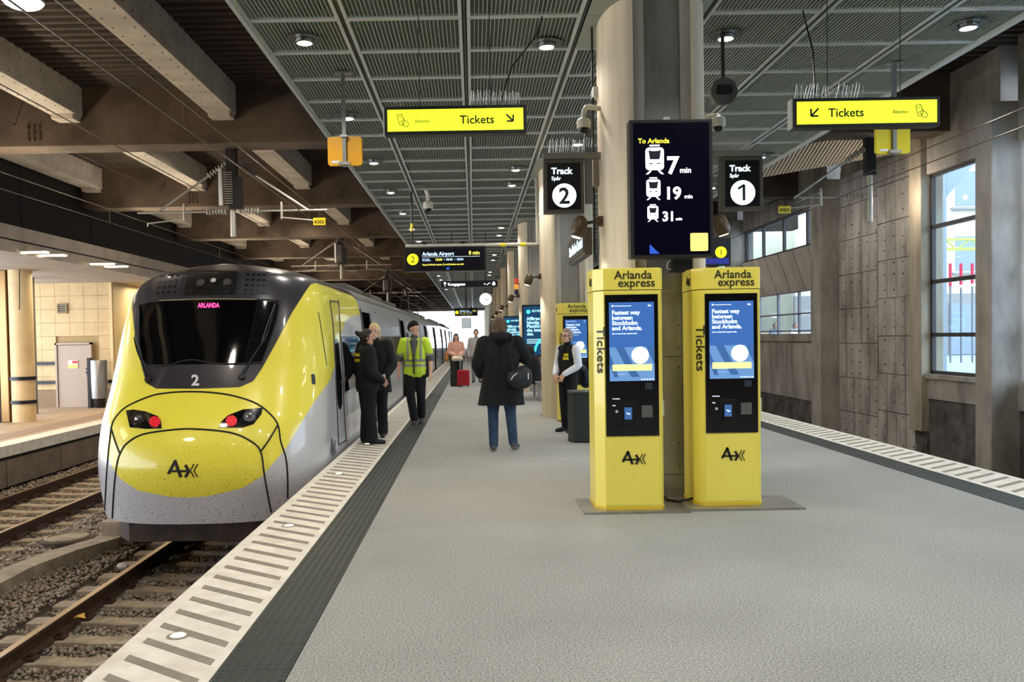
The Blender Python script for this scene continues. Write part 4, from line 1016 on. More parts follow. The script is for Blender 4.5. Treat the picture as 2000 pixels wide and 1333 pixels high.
# ------------------------------------------------------------------ departure boards, small signs, clock
ice = MATS['display_ice']; led = mat('led_yellow', (240, 230, 90), .5, emit=1.5); scr = mat('board_screen', (14, 14, 26), .2)
def board(u0, v0, u1, v1, Y, lab, num='2', small=False):
    p = at(u0, v1, Y); q = at(u1, v0, Y); w = q.x-p.x; h = q.z-p.z
    r = thing('departure_board', lab, 'display', ((p.x+q.x)/2, Y, p.z))
    box('casing', p.x, q.x, Y, Y+.3, p.z, q.z, black, r, bevel=.01); f = box('screen', p.x+w*.2, q.x-w*.04, Y-.006, Y, p.z+h*.08, q.z-h*.1, scr, r)
    d = disc((p.x+w*.105, Y, p.z+h*.5), h*.235, 30, .006).build('number_disc', mat('disc_yellow', (240, 230, 20), .5, emit=1.1), r)
    text(num, h*.38, (p.x+w*.105, Y-.01, p.z+h*.37), inkm, d, align='CENTER')
    y = Y-.009
    text('Arlanda Airport', h*.225, (p.x+w*.222, y, p.z+h*.64), ice, f, bold=.01, sx=.9); text('8 min', h*.225, (q.x-w*.07, y, p.z+h*.66), led, f, align='RIGHT', bold=.01, sx=.9)
    box('line', p.x+w*.22, q.x-w*.07, y, y+.003, p.z+h*.585, p.z+h*.595, wemit, f)
    text('Nästa avgång\nNext departure', h*.07, (p.x+w*.222, y, p.z+h*.48), ice, f, sx=.8)
    text('18:30', h*.13, (p.x+w*.38, y, p.z+h*.43), led, f, bold=.01); text('• 18:42  • 18:54', h*.13, (p.x+w*.485, y, p.z+h*.43), ice, f, bold=.01)
    text('Stop på Arlanda express. SL and SJ tickets not valid', h*.098, (p.x+w*.222, y, p.z+h*.24), led, f, bold=.01, sx=.84)
    disc((p.x+w*.535, Y, p.z+h*.1), h*.06, 14, .008).build('blue_mark', bem, r)
    mb = MB()
    for t in (.25, .72): mb.box(p.x+w*t-.04, p.x+w*t+.04, Y+.1, Y+.2, q.z, q.z+.12)
    mb.build('mount', dark, r)
    if Y > 30: MB().box((p.x+q.x)/2-.05, (p.x+q.x)/2+.05, Y+.1, Y+.2, q.z, ZC+.01).build('hanger', dark, r)
    return r
bd = board(790, 481, 948, 531, 17.5, 'large departure board for the airport train hanging over the platform')
pr_ = thing('conduit_pipe', 'pale pipe with yellow bands carrying the large departure board', 'pipe', at(950, 478, 17.6))
za = at(950, 479, 17.6).z; xa = at(792, 480, 17.6).x; xb_ = at(1050, 476, 17.6).x
MB().tube([(xa, 17.6, za), (xb_, 17.6, za), (xb_, 17.6, ZC)], .035, 10).build('pipe', mat('pipe_grey', (176, 172, 156), .5), pr_, smooth=True)
for x in (1.02, .62): MB().cone((x-.06, 17.6, za), (x+.06, 17.6, za), .04, .04, 10).build('yellow_band', yel, pr_)
bx2 = board(888, 603, 933, 618, 50, 'small far departure board hanging beyond the clock')
p = at(862, 562, 26); q = at(972, 548, 26)
kg = thing('direction_sign', 'long black exit direction sign with an arrow hanging before the clock', 'sign', (p.x, 26, p.z))
box('casing', p.x, q.x, 26, 26.15, p.z, q.z, black, kg); w = q.x-p.x; h = q.z-p.z
text('Kungsgatan', h*.62, (p.x+w*.115, 25.99, p.z+h*.28), wem, kg, bold=.015)
V, Qf = strokes([((0, -.4), (0, .4)), ((0, .42), (-.28, .1)), ((0, .42), (.28, .1))], .14, .01)
MB().add([(p.x+w*.065+a_*h*.8, 25.995-c_, p.z+h*.5+b_*h*.8) for a_, b_, c_ in V], Qf).build('arrow', wem, kg)
V, Qf = strokes([((0, 0), (.35, .35)), ((.35, .35), (.6, .35)), ((-.25, 0), (0, 0)), ((-.9, .15), (-.45, .15))], .13, .01)
MB().add([(p.x+w*.82+a_*h*.7, 25.995-c_, p.z+h*.35+b_*h*.7) for a_, b_, c_ in V], Qf).build('escalator_icon', wem, kg)
MB().prism([(p.x+w*.905, p.z+h*.25), (p.x+w*.955, p.z+h*.25), (p.x+w*.955, p.z+h*.6), (p.x+w*.93, p.z+h*.85), (p.x+w*.905, p.z+h*.6)], 25.985, 25.995, 'y').build('house_icon', wem, kg)
mb = MB()
for t in (.2, .8): mb.cone((p.x+w*t, 26.07, q.z), (p.x+w*t, 26.07, ZC), .01, .01, 5)
mb.build('suspension_wire', dark, kg)
c = at(948.5, 585, 30); ck = thing('clock', 'round white station clock hanging over the platform', 'clock', c)
MB().lathe(c, [(.215, -.08), (.225, -.06), (.225, .06), (.215, .08)], 32, 'y').build('case', mat('clock_rim', (150, 150, 150), .4), ck, smooth=True)
fc = disc(c+Vector((0, -.08, 0)), .208, 32, .006).build('face', mat('clock_face', (240, 246, 250), .5, emit=1.2), ck)
V, Qf = strokes([((0, 0), (.1, -.02), .016), ((0, 0), (.06, -.05), .012), ((-.04, .01), (0, 0), .014)], .02, .003)
MB().add([(c.x+a_, c.y-.087-c_, c.z+b_) for a_, b_, c_ in V], Qf).build('hand', inkm, ck)
MB().cone(c+Vector((0, 0, .2)), (c.x, c.y, ZC), .02, .02, 6).build('stem', dark, ck)
p = at(902, 642, 42); q = at(920, 621, 42)
mo = thing('hanging_monitor', 'small grey monitor hanging under the far departure board', 'monitor', (p.x, 42, p.z)); box('casing', p.x, q.x, 42, 42.1, p.z, q.z, steel, mo); box('screen', p.x+.03, q.x-.03, 41.99, 42, p.z+.03, q.z-.03, mat('grey_screen', (170, 180, 184), .5, emit=.7), mo); MB().cone(((p.x+q.x)/2, 42.05, q.z), ((p.x+q.x)/2, 42.05, ZC), .02, .02, 6).build('stem', dark, mo)
p = at(1385, 519, 17.5); q = at(1427, 465, 17.5)
o1 = thing('departure_board', 'departure board with a yellow 1 disc behind the nearest column', 'display', (p.x, 17.5, p.z))
box('casing', p.x-.3, q.x, 17.5, 17.7, p.z, q.z, black, o1); c = at(1408, 493, 17.5); d = disc(c, .115, 24, .006).build('number_disc', MATS['disc_yellow'], o1); text('1', .17, (c.x, 17.49, c.z-.06), inkm, d, align='CENTER')
s_ = at(1385, 518, 17.5); box('screen', p.x-.25, q.x-.04, 17.49, 17.5, p.z+.03, p.z+.14, mat('board_blue', (24, 34, 120), .5, emit=.8), o1)
MB().cone((q.x-.2, 17.6, q.z), (q.x-.2, 17.6, ZC), .02, .02, 6).build('stem', dark, o1)
# poster screens beside the columns
teal = mat('poster_navy', (10, 56, 92), .4, emit=.9); cy = mat('poster_cyan', (70, 214, 226), .5, emit=1.2); pw = mat('poster_text', (176, 232, 244), .5, emit=1.2)
def poster(u0, v0, v1, Y, w, lab):
    p = at(u0, v1, Y); q = at(u0, v0, Y); h = q.z-p.z
    r = thing('poster_screen', lab, 'screen', (p.x+w/2, Y, p.z), 'blue poster screens along the columns')
    box('casing', p.x, p.x+w, Y, Y+.12, p.z, q.z, black, r, bevel=.01); f = box('screen', p.x+.035, p.x+w-.035, Y-.005, Y, p.z+.04, q.z-.04, teal, r); y = Y-.008
    disc((p.x+.17, y+.003, q.z-.19), .062, 6, .004).build('hexagon_mark', cy, f); text('ADVENT', .09, (p.x+.26, y, q.z-.2), pw, f, bold=.01)
    for i, ln in enumerate(('Affären är', 'hänslig.', 'Plattform', 'ska inte vara', 'det.')): text(ln, .125, (p.x+.12, y, q.z-.42-i*.105), pw, f, bold=.025)
    for i in range(3): box('small_line', p.x+.12, p.x+.52, y, y+.003, q.z-.96-i*.05, q.z-.94-i*.05, pw, f)
    sg = [((p.x+w-.08+.42*math.cos(t), p.z+.12+.42*math.sin(t)), (p.x+w-.08+.42*math.cos(t+.16), p.z+.12+.42*math.sin(t+.16))) for t in np.arange(1.6, 3.1, .15)]
    sg = [(a_, b_) for a_, b_ in sg if min(a_[0], b_[0]) > p.x+.05 and max(a_[0], b_[0]) < p.x+w-.04]
    V, Qf = strokes(sg, .06, .002); MB().add([(a_, y-c_, b_) for a_, b_, c_ in V], Qf).build('cyan_arc', cy, f)
    mb = MB(); mb.box(p.x+.1, p.x+w-.1, Y+.12, Y+.38, p.z+.3, p.z+.4); mb.build('bracket', dark, r)
poster(1021, 596, 697, 23.9, .84, 'large blue poster screen on the third column')
poster(984, 618, 680, 31.9, .84, 'smaller looking blue poster screen on the fourth column, its near neighbour')
poster(973, 624, 676, 39.9, .84, 'farthest and smallest blue poster screen along the columns')
# signal light and small boxes
c = at(1008, 556, 24.8); sgn = thing('signal_light', 'small red and yellow signal on the third column', 'signal', c)
for k, m in enumerate((mat('sig_red', (200, 60, 40), .5, emit=.5), mat('sig_orange', (236, 160, 60), .5, emit=.6), mat('sig_dark', (30, 34, 60), .5))):
    MB().cone((c.x, c.y-.1, c.z+.16-k*.16), (c.x, c.y-.1, c.z+.03-k*.16), .06, .06, 12).build('lens', m, sgn)
MB().box(c.x-.02, 1.36, c.y-.05, c.y, c.z-.02, c.z+.02).build('arm', dark, sgn)
for k, (u, v, w_, h_) in enumerate(((1166, 178, .05, .1), (1166, 330, .06, .34))):
    c = at(u+6, v, 8.95); b_ = thing('conduit_box', ['small white box high on the left of the nearest column', 'tall grey cable box on the left of the nearest column'][k], 'box', c)
    MB().box(1.31-w_, 1.33, 8.95, 9.1, c.z-h_/2, c.z+h_/2).build('box', whm if k == 0 else colg, b_, bevel=.005)
cc = thing('cable_conduit', 'thin grey cable running down the left of the nearest column', 'conduit', (1.27, 9.0, 4))
MB().tube([(1.265, 9.02, ZC), (1.265, 9.02, 3.4), (1.25, 9.02, 3.2), (1.265, 9.02, 3.0), (1.265, 9.02, 2.3)], .012, 6).build('conduit', dark, cc)
# small steel posts / bench behind the second column
bn = thing('platform_bench', 'steel bench partly hidden behind the second column', 'bench', (1.7, 21.2, 0))
MB().box(1.45, 1.95, 20.6, 22.4, .42, .46).build('seat', steel, bn, bevel=.01)
for y in (20.7, 22.3): MB().box(1.5, 1.56, y-.03, y+.03, 0, .42).build('leg', steel, bn); MB().box(1.84, 1.9, y-.03, y+.03, 0, .42).build('leg', steel, bn)
# ------------------------------------------------------------------ train
TC = -3.30
train = thing('train', 'yellow and silver airport express train with black windscreen standing at the left platform edge', 'train', (TC, 12, ZR))
def interp(x, P):
    xs = [a for a, b in P]; return float(np.interp(x, xs, [b for a, b in P]))
def HW(z):
    w = 1.40
    if z > 1.15: t = min((z-1.15)/1.43, 1.); w = (1.40-.12*t)*max(0., 1-t**8.)**.42
    if z < -.3: w = 1.40-.03*(-.3-z)
    return w
_zs = [-.75, -.57, -.4, -.1, .11, .35, .6, .8, 1.0, 1.2, 1.6, 2.05, 2.3, 2.48, 2.58]
_ys = [10.12, 10.06, 10.0, 9.90, 9.88, 9.93, 10.04, 10.2, 10.34, 10.45, 10.63, 10.85, 11.0, 11.15, 11.8]
def Y0(z):
    # smooth interpolation
    acc = 0; ws = 0
    for d, w in ((-.09, .15), (-.045, .2), (0, .3), (.045, .2), (.09, .15)):
        acc += w*np.interp(min(max(z+d, -.75), 2.58), _zs, _ys); ws += w
    return acc/ws
MM = 2.55
def plan_len(z): return 1.35 if z < 1.2 else 1.35+.35*min(1, (z-1.2)/1.2)
NT, NZ = 150, 130
zl = list(np.linspace(-.57, 1.15, 72)) + list(1.15+1.43*np.sin(np.linspace(0, math.pi/2, 62))[1:])
YB = 15.2
ti = np.linspace(-math.pi/2, math.pi/2, NT+1)
ext = np.linspace(0, 1, 14)[1:]
V = []; rows = []
for z in zl:
    w = HW(z); y0 = Y0(z); L = plan_len(z); y1 = min(y0+L, YB-.2); L = y1-y0; row = []; mm_ = MM+.9*min(1, max(0, (z-1.2)/1.2))
    pts = []
    for e in ext[::-1]: pts.append((-w, y1+(YB-y1)*e))
    for t in ti:
        s, c = math.sin(t), math.cos(t); pts.append((w*math.copysign(abs(s)**(2/mm_), s), y1-L*max(c, 0)**(2/mm_)))
    for e in ext: pts.append((w, y1+(YB-y1)*e))
    for x, y in pts: row.append(len(V)); V.append((x+TC, y, z))
    rows.append(row)
Q = []
for j in range(len(rows)-1):
    a, b = rows[j], rows[j+1]
    for i in range(len(a)-1): Q.append((a[i], a[i+1], b[i+1], b[i]))
mbn = MB(); mbn.add(V, Q)
# livery distances
def sdf(poly, u, v):
    P = np.array(poly, float); A = P; B = np.roll(P, -1, 0); p = np.stack([u, v], 1)[:, None, :]
    d = B-A; w = p-A[None]; t = np.clip((w*d).sum(2)/(d*d).sum(1), 0, 1); q = w-t[..., None]*d; dist = np.sqrt((q*q).sum(2)).min(1)
    ins = np.zeros(len(u), bool)
    for a, b in zip(A, B):
        c = ((a[1] > v) != (b[1] > v)) & (u < (b[0]-a[0])*(v-a[1])/(b[1]-a[1]+1e-9)+a[0]); ins ^= c
    return np.where(ins, dist, -dist)
YP = [(100, 975), (337, 975), (405, 970), (472, 955), (513, 930), (562, 871), (607, 795), (646, 742), (658, 700), (668, 650), (674, 627), (686, 618), (716, 613), (716, 480), (100, 380)]
BP = [(100, 759), (385, 760), (468, 757), (495, 745), (513, 718), (540, 669), (571, 610), (598, 568), (607, 556), (616, 553), (640, 560), (676, 574), (720, 588), (900, 640), (900, 200), (100, 200)]
PJ = []
for x, y, z in V:
    xl = x-TC; P = (TC+abs(xl), y, z); PJ.append(proj(P))
PJ = np.array(PJ)
yd = sdf(YP, PJ[:, 0], PJ[:, 1]); bd_ = sdf(BP, PJ[:, 0], PJ[:, 1])
liv = bpy.data.materials.new('train_livery'); liv.use_nodes = True; n = liv.node_tree; p = n.nodes['Principled BSDF']
def attr(nm):
    a = n.nodes.new('ShaderNodeAttribute'); a.attribute_name = nm; m_ = n.nodes.new('ShaderNodeMapRange'); m_.inputs[1].default_value = -.7; m_.inputs[2].default_value = .7
    n.links.new(a.outputs['Fac'], m_.inputs[0]); return m_.outputs[0]
m1 = n.nodes.new('ShaderNodeMix'); m1.data_type = 'RGBA'; m1.inputs[6].default_value = (*lin((206, 204, 207)), 1); m1.inputs[7].default_value = (*lin((251, 236, 78)), 1); n.links.new(attr('yellow_zone'), m1.inputs[0])
# road dirt specks, denser low on the nose
no = n.nodes.new('ShaderNodeTexNoise'); no.inputs['Scale'].default_value = 55; no.inputs['Detail'].default_value = 3
tcn = n.nodes.new('ShaderNodeTexCoord'); n.links.new(tcn.outputs['Object'], no.inputs[0])
sxn = n.nodes.new('ShaderNodeSeparateXYZ'); n.links.new(tcn.outputs['Object'], sxn.inputs[0])
mr = n.nodes.new('ShaderNodeMapRange'); mr.inputs[1].default_value = .3-ZR+.4; mr.inputs[2].default_value = -.57-ZR; mr.inputs[3].default_value = 0; mr.inputs[4].default_value = 1; n.links.new(sxn.outputs['Z'], mr.inputs[0])
my = n.nodes.new('ShaderNodeMapRange'); my.inputs[1].default_value = -.9; my.inputs[2].default_value = -1.6; n.links.new(sxn.outputs['Y'], my.inputs[0])
th = n.nodes.new('ShaderNodeMapRange'); th.inputs[1].default_value = .60; th.inputs[2].default_value = .68; n.links.new(no.outputs[0], th.inputs[0])
mu = n.nodes.new('ShaderNodeMath'); mu.operation = 'MULTIPLY'; n.links.new(mr.outputs[0], mu.inputs[0]); n.links.new(th.outputs[0], mu.inputs[1])
mu2 = n.nodes.new('ShaderNodeMath'); mu2.operation = 'MULTIPLY'; n.links.new(mu.outputs[0], mu2.inputs[0]); n.links.new(my.outputs[0], mu2.inputs[1])
m3 = n.nodes.new('ShaderNodeMix'); m3.data_type = 'RGBA'; m3.inputs[7].default_value = (*lin((96, 84, 58)), 1); n.links.new(mu2.outputs[0], m3.inputs[0]); n.links.new(m1.outputs[2], m3.inputs[6])
m2 = n.nodes.new('ShaderNodeMix'); m2.data_type = 'RGBA'; m2.inputs[7].default_value = (*lin((52, 50, 56)), 1); n.links.new(attr('black_zone'), m2.inputs[0]); n.links.new(m3.outputs[2], m2.inputs[6])
n.links.new(m2.outputs[2], p.inputs['Base Color']); p.inputs['Roughness'].default_value = .3; p.inputs['Coat Weight'].default_value = .6; p.inputs['Coat Roughness'].default_value = .05
nose = link('nose', bpy.data.meshes.new('nose'), liv, train)
o0 = ORG['train']; nose.data.from_pydata([(a-o0.x, b-o0.y, c-o0.z) for a, b, c in V], [], Q)
for nm, arr in (('yellow_zone', yd), ('black_zone', bd_)):
    a = nose.data.attributes.new(nm, 'FLOAT', 'POINT'); a.data.foreach_set('value', arr.astype(np.float32))
nose.data.polygons.foreach_set('use_smooth', [True]*len(Q))
BV = BVHTree.FromPolygons([Vector(v) for v in V], [tuple(q) for q in Q])
CEN = Vector((TC, 14, .8))
def hit(u, v, off=.0):
    d = ray(u, v).normalized(); h, nn, i, dist = BV.ray_cast(CAM, d)
    if h is None:
        h, nn, i, dist = BV.find_nearest(at(u, v, 11.3))
    if nn.dot(d) > 0: nn = -nn
    return h+nn*off, nn
def decal(poly, name, m, par=nose, off=.006, step=7., th=.008, label=None):
    """polygon in photo pixels laid on the nose surface as a thin shell"""
    P = [Vector(p) for p in poly]; out = []
    for i in range(len(P)):
        a, b = P[i], P[(i+1) % len(P)]; k = max(1, int((b-a).length/step))
        out += [a+(b-a)*(j/k) for j in range(k)]
    nb = len(out); us = [q.x for q in out]; vs = [q.y for q in out]
    pa = [tuple(q) for q in out]
    u = min(us)+step/2
    pts = []
    while u < max(us):
        v = min(vs)+step/2
        while v < max(vs): pts.append((u, v)); v += step
        u += step
    if pts:
        A = np.array(pts); d = sdf(pa, A[:, 0], A[:, 1]); pts = [q for q, dd in zip(pts, d) if dd > step*.45]
    r = delaunay_2d_cdt(out+[Vector(q) for q in pts], [], [list(range(nb))], 1, 1e-4)
    top = []; bot = []
    for q in r[0]:
        h = hit(q.x, q.y)
        if h is None: return None
        top.append(h[0]+h[1]*off); bot.append(h[0]-h[1]*th)
    k = len(top); fs = [tuple(f) for f in r[2]]
    ec = {}
    for f in fs:
        for i in range(len(f)): e = (f[i], f[(i+1) % len(f)]); ec[e] = 1
    rim_ = [(a, b, b+k, a+k) for (a, b) in ec if (b, a) not in ec]
    mb = MB(); mb.add(top+bot, fs+rim_); o = mb.build(name, m, par, smooth=True, label=label); return o
def c1(P): return [(180+x/2.222, 480+y/2.222) for x, y in P]
def surf_line(P, name, m, r=.011, par=nose, off=.002, sm=4):
    Pc = [Vector(q) for q in P]; out = []
    # Catmull-Rom
    for i in range(len(Pc)-1):
        p0 = Pc[max(i-1, 0)]; p1 = Pc[i]; p2 = Pc[i+1]; p3 = Pc[min(i+2, len(Pc)-1)]
        for j in range(sm):
            t = j/sm; out.append(.5*((2*p1)+(-p0+p2)*t+(2*p0-5*p1+4*p2-p3)*t*t+(-p0+3*p1-3*p2+p3)*t**3))
    out.append(Pc[-1]); H = [hit(q.x, q.y, off) for q in out]; H = [h[0] for h in H if h]
    return MB().tube(H, r, 6).build(name, m, par, smooth=True)
seam = mat('rubber_seam', (14, 14, 14), .6)
surf_line(c1([(55, 1165), (60, 1060), (66, 960), (72, 890), (79, 830), (84, 790), (100, 750), (150, 700), (250, 655), (320, 641), (400, 635), (500, 637), (600, 650), (700, 680), (760, 720), (805, 775), (818, 850), (840, 920), (848, 1000), (848, 1095)]), 'hood_seam', seam)
surf_line(c1([(88, 1184), (96, 1050), (108, 950), (122, 903), (150, 860), (220, 820), (350, 800), (450, 797), (600, 812), (690, 850), (731, 893), (745, 980), (760, 1070), (777, 1158)]), 'coupler_hatch_seam', seam)
surf_line(c1([(82, 790), (100, 850), (121, 905)]), 'corner_seam', seam); surf_line(c1([(806, 778), (770, 840), (732, 893)]), 'corner_seam', seam)
hl = mat('lamp_black', (10, 10, 12), .12, coat=1.)
redm = mat('tail_light_red', (255, 30, 44), .4, emit=2.2)
lensm = mat('lamp_lens', (150, 150, 150), .12, .8)
for nm, P, cw, cr in (('left', [(148, 717), (180, 713), (235, 722), (285, 742), (299, 762), (301, 795), (235, 797), (165, 790)], (205, 757), (273, 766)), ('right', [(740, 705), (735, 732), (700, 776), (655, 790), (550, 792), (558, 768), (590, 738), (655, 713)], (683, 746), (605, 762))):
    H = decal(c1(P), 'headlight', hl, off=.008, step=5)
    u, v = c1([cw])[0]; h, nn = hit(u, v, .008)
    h_ = MB(); h_.cone(h-nn*.002, h+nn*.014, .075, .068, 22); L = h_.build('lens_ring', mat('lamp_ring', (60, 60, 62), .3, .6), H)
    MB().sph(h+nn*.004, .05, 16, 10, (1, .45, 1)).build('lens', lensm, H, smooth=True)
    u, v = c1([cr])[0]; mb = MB()
    for rr, k in ((0, 1), (.022, 6), (.043, 12), (.06, 14)):
        for i in range(k):
            a = 2*math.pi*i/k; hh = hit(u+rr*math.cos(a)*155*(1.05), v+rr*math.sin(a)*155, .008)
            if hh: mb.sph(hh[0], .0085, 6, 4)
    mb.build('tail_light', redm, H)
    hh = hit(u, v, .0085); MB().cone(hh[0], hh[0]+hh[1]*.0015, .062, .062, 20).build('tail_light_field', mat('tail_red_dim', (90, 8, 18), .4, emit=.15), H)
wsm = mat('windscreen_glass', (6, 7, 9), .06, spec=.5)
ws = decal(c1([(207, 255), (300, 244), (500, 240), (700, 240), (803, 246), (808, 262), (795, 330), (765, 420), (733, 505), (600, 512), (500, 514), (380, 516), (238, 518), (222, 495), (208, 420)]), 'windscreen', wsm, off=.010, step=9)
surf_line(c1([(207, 255), (300, 240), (500, 236), (700, 236), (806, 240), (812, 262), (797, 335), (767, 425), (735, 512)]), 'windscreen_seal', seam, .008, nose, .006)
surf_line(c1([(235, 522), (330, 520), (385, 505), (440, 498), (500, 508), (560, 514), (650, 514), (735, 508)]), 'dashboard_line', mat('dash_grey', (50, 50, 54), .3), .008, nose, .012)
surf_line(c1([(295, 241), (500, 234), (712, 236)]), 'gutter_strip', mat('gutter_yellow', (170, 160, 110), .4), .006, nose, .014)
# destination and numeral, mapped onto the surface
def surftext(s, cu, cv, h_px, m, off, bold=.02, sx=1., name='lettering', slope=-.012):
    v_, f_ = textmesh(s, bold, 'CENTER', 0.02); mb = MB(); P = []
    for a, b, c in v_.tolist():
        u = cu+a*h_px*sx; v = cv-(b-.35)*h_px+slope*(u-cu)*1; h = hit(u, v, off+(c)*.05)
        P.append(h[0])
    mb.add(P, f_); return mb.build(name, m, nose)
surftext('ARLANDA', 408, 597.5, 12.5, mat('led_pink', (255, 60, 130), .5, emit=3.2), .013, .02, .72)
surftext('2', 381.5, 743, 29, mat('numeral_white', (225, 225, 225), .5), .004, .03, 1.05)
def surfemblem(cu, cv, s, m):
    mb = MB()
    fine = []
    for a, b, w_ in EMB:
        for q in range(6): fine.append(((a[0]+(b[0]-a[0])*q/6, a[1]+(b[1]-a[1])*q/6), (a[0]+(b[0]-a[0])*(q+1)/6, a[1]+(b[1]-a[1])*(q+1)/6), w_))
    V_, Q_ = strokes(fine, .1, .003); P = []
    for a, b, c in V_:
        h = hit(cu+(a-.86)*s, cv-(b-.5)*s, .003+c); P.append(h[0])
    mb.add(P, Q_).build('emblem', m, nose)
surfemblem(358, 916, 33, inkm)
# upper lamp panel, grilles, wipers
up = decal(c1([(418, 112), (630, 110), (634, 125), (620, 213), (400, 217), (396, 205)]), 'upper_lamp_panel', mat('panel_black', (14, 14, 15), .35, c2=(60, 60, 58), ns=22, lo=.55, hi=.75), off=.006, step=6)
for (a, b, r_) in ((473, 165, .062), (588, 163, .062), (528, 156, .043)):
    u, v = c1([(a, b)])[0]; h, nn = hit(u, v, .006)
    mb = MB(); mb.cone(h, h+nn*.02, r_, r_*.92, 22); q = mb.build('lamp_ring', mat('lamp_ring', (60, 60, 62), .3, .6), up)
    MB().cone(h+nn*.02, h+nn*.024, r_*.82, r_*.8, 20).build('lens', lensm if r_ > .05 else mat('frosted_lens', (196, 196, 190), .4), up)
for P in ([(282, 122), (396, 114), (378, 214), (258, 222)], [(655, 112), (773, 115), (766, 212), (638, 208)]):
    g_ = decal(c1(P), 'roof_grille', mat('grille_panel', (40, 39, 44), .5), off=.005, step=8)
    A, B, C_, D = [Vector(q) for q in c1(P)]; mb = MB()
    for i in range(4):
        for j in range(4):
            s, t = .2+.2*i, .14+.24*j; q = (A*(1-s)+B*s)*(1-t)+(D*(1-s)+C_*s)*t; h, nn = hit(q.x, q.y, .006); mb.cone(h-nn*.004, h+nn*.001, .024, .024, 8)
    mb.build('grille_hole', black, g_)
    for q in (A, B, C_, D):
        h, nn = hit(q.x, q.y, .005)
for P, base in (([(792, 262), (765, 360), (745, 410), (700, 480), (648, 568)], (650, 572)), ([(193, 405), (205, 460), (228, 520), (245, 575)], (246, 585))):
    wp = surf_line(c1(P), 'wiper', black, .012, nose, .035); u, v = c1([base])[0]; h, nn = hit(u, v, .01); MB().cone(h-nn*.01, h+nn*.03, .045, .035, 14).build('wiper_pivot', dark, wp)
surf_line(c1([(790, 258), (760, 345), (735, 420)]), 'wiper_blade', mat('blade_grey', (90, 90, 92), .4), .006, nose, .05)
surf_line(c1([(205, 275), (200, 340), (196, 420)]), 'wiper_blade', MATS['blade_grey'], .006, nose, .04)
# cab side: door with window, handle recess
def c6(P): return [(600+x/3.92, 560+y/3.92) for x, y in P]
dm = mat('door_seam_grey', (70, 62, 60), .5)
surf_line(c6([(238, 1210), (215, 700), (196, 300), (172, 130), (176, 116), (190, 112), (232, 120), (238, 135), (262, 560), (280, 950), (296, 1160), (290, 1180), (240, 1214)]), 'cab_door_frame', dm, .011, nose, .004, 3)
decal(c6([(205, 412), (215, 402), (228, 404), (236, 420), (262, 700), (266, 900), (255, 940), (242, 940), (234, 900), (218, 700)]), 'cab_door_window', mat('tinted_glass', (18, 20, 24), .08), off=.006, step=4)
decal(c6([(30, 675), (44, 668), (58, 680), (62, 745), (52, 752), (36, 745)]), 'handle_recess', black, off=.004, step=4)
surf_line(c6([(170, 620), (182, 622), (182, 650), (172, 650)]), 'side_mark', mat('mark_yellow', (230, 226, 120), .4), .004, nose, .004, 2)
# black plow / underside
mb = MB(); ps = [(TC-1.12, 10.75), (TC-.9, 10.45), (TC+.9, 10.45), (TC+1.2, 10.8), (TC+1.2, 14), (TC-1.12, 14)]
mb.prism(ps, -.86, -.58).build('snow_plow', mat('plow_brown', (84, 64, 50), .6, c2=(50, 40, 32), ns=4), train, bevel=.01)
box('underframe', TC-1.25, TC+1.25, 11.6, 80, -.75, -.5, black, train)
for y in (13.5, 16., 28.5, 31): 
    mb = MB()
    for s in (-1, 1): mb.cone((TC+s*.70, y, ZR+.46), (TC+s*.80, y, ZR+.46), .46, .46, 24)
    mb.build('wheelset', dark, train)
surf = mat('silver_body', (176, 178, 182), .32, .35, coat=.4); roofm = mat('train_roof', (92, 90, 84), .55, .2)
# cars
def shell(y0, y1, n_seg, m, name, par, zlo=-.57, zhi=2.59, dw=0):
    zs_ = [z for z in np.linspace(-.57, 1.15, 10)]+list(1.15+1.43*np.sin(np.linspace(0, math.pi/2, 20))[1:])
    zs_ = [z for z in zs_ if zlo-1e-6 <= z <= zhi+1e-6]
    prof = [(TC-HW(z)-dw, z) for z in zs_]+[(TC+HW(z)+dw, z) for z in zs_[::-1]]
    n_ = len(prof); V_ = [(a, y0, b) for a, b in prof]+[(a, y1, b) for a, b in prof]
    Q_ = [(i, i+1, n_+i+1, n_+i) for i in range(n_-1)]+[tuple(range(n_)), tuple(range(n_, 2*n_))[::-1]]
    return MB().add(V_, Q_).build(name, m, par, smooth=True)
gl2 = mat('side_window_glass', (22, 26, 30), .05)
def sidepatch(y0, y1, z0, z1, off, m, name, par, lab=None):
    ns_ = 6 if z1 < 1.3 else 16; zs_ = np.linspace(z0, z1, ns_); V_ = []
    for z in zs_:
        for y in (y0, y1): V_.append((TC+HW(z)+off, y, z))
    for z in zs_:
        for y in (y0, y1): V_.append((TC+HW(z)-.02, y, z))
    k = 2*ns_; Q_ = []
    for i in range(ns_-1): Q_.append((2*i, 2*i+1, 2*i+3, 2*i+2)); Q_ += [(2*i, 2*i+2, k+2*i+2, k+2*i), (2*i+1, k+2*i+1, k+2*i+3, 2*i+3)]
    Q_ += [(0, k, k+1, 1), (k-2, k-1, 2*k-1, 2*k-2)]
    return MB().add(V_, Q_).build(name, m, par, label=lab)
ends = [(YB, 31.4), (31.9, 48.4), (48.9, 65.4), (65.9, 78.5)]
doors = [15.35, 23.2, 34.6, 42.2, 51.5, 59., 68.5, 75.]
dark_in = mat('dark_doorway', (6, 6, 6), 1., spec=0.)
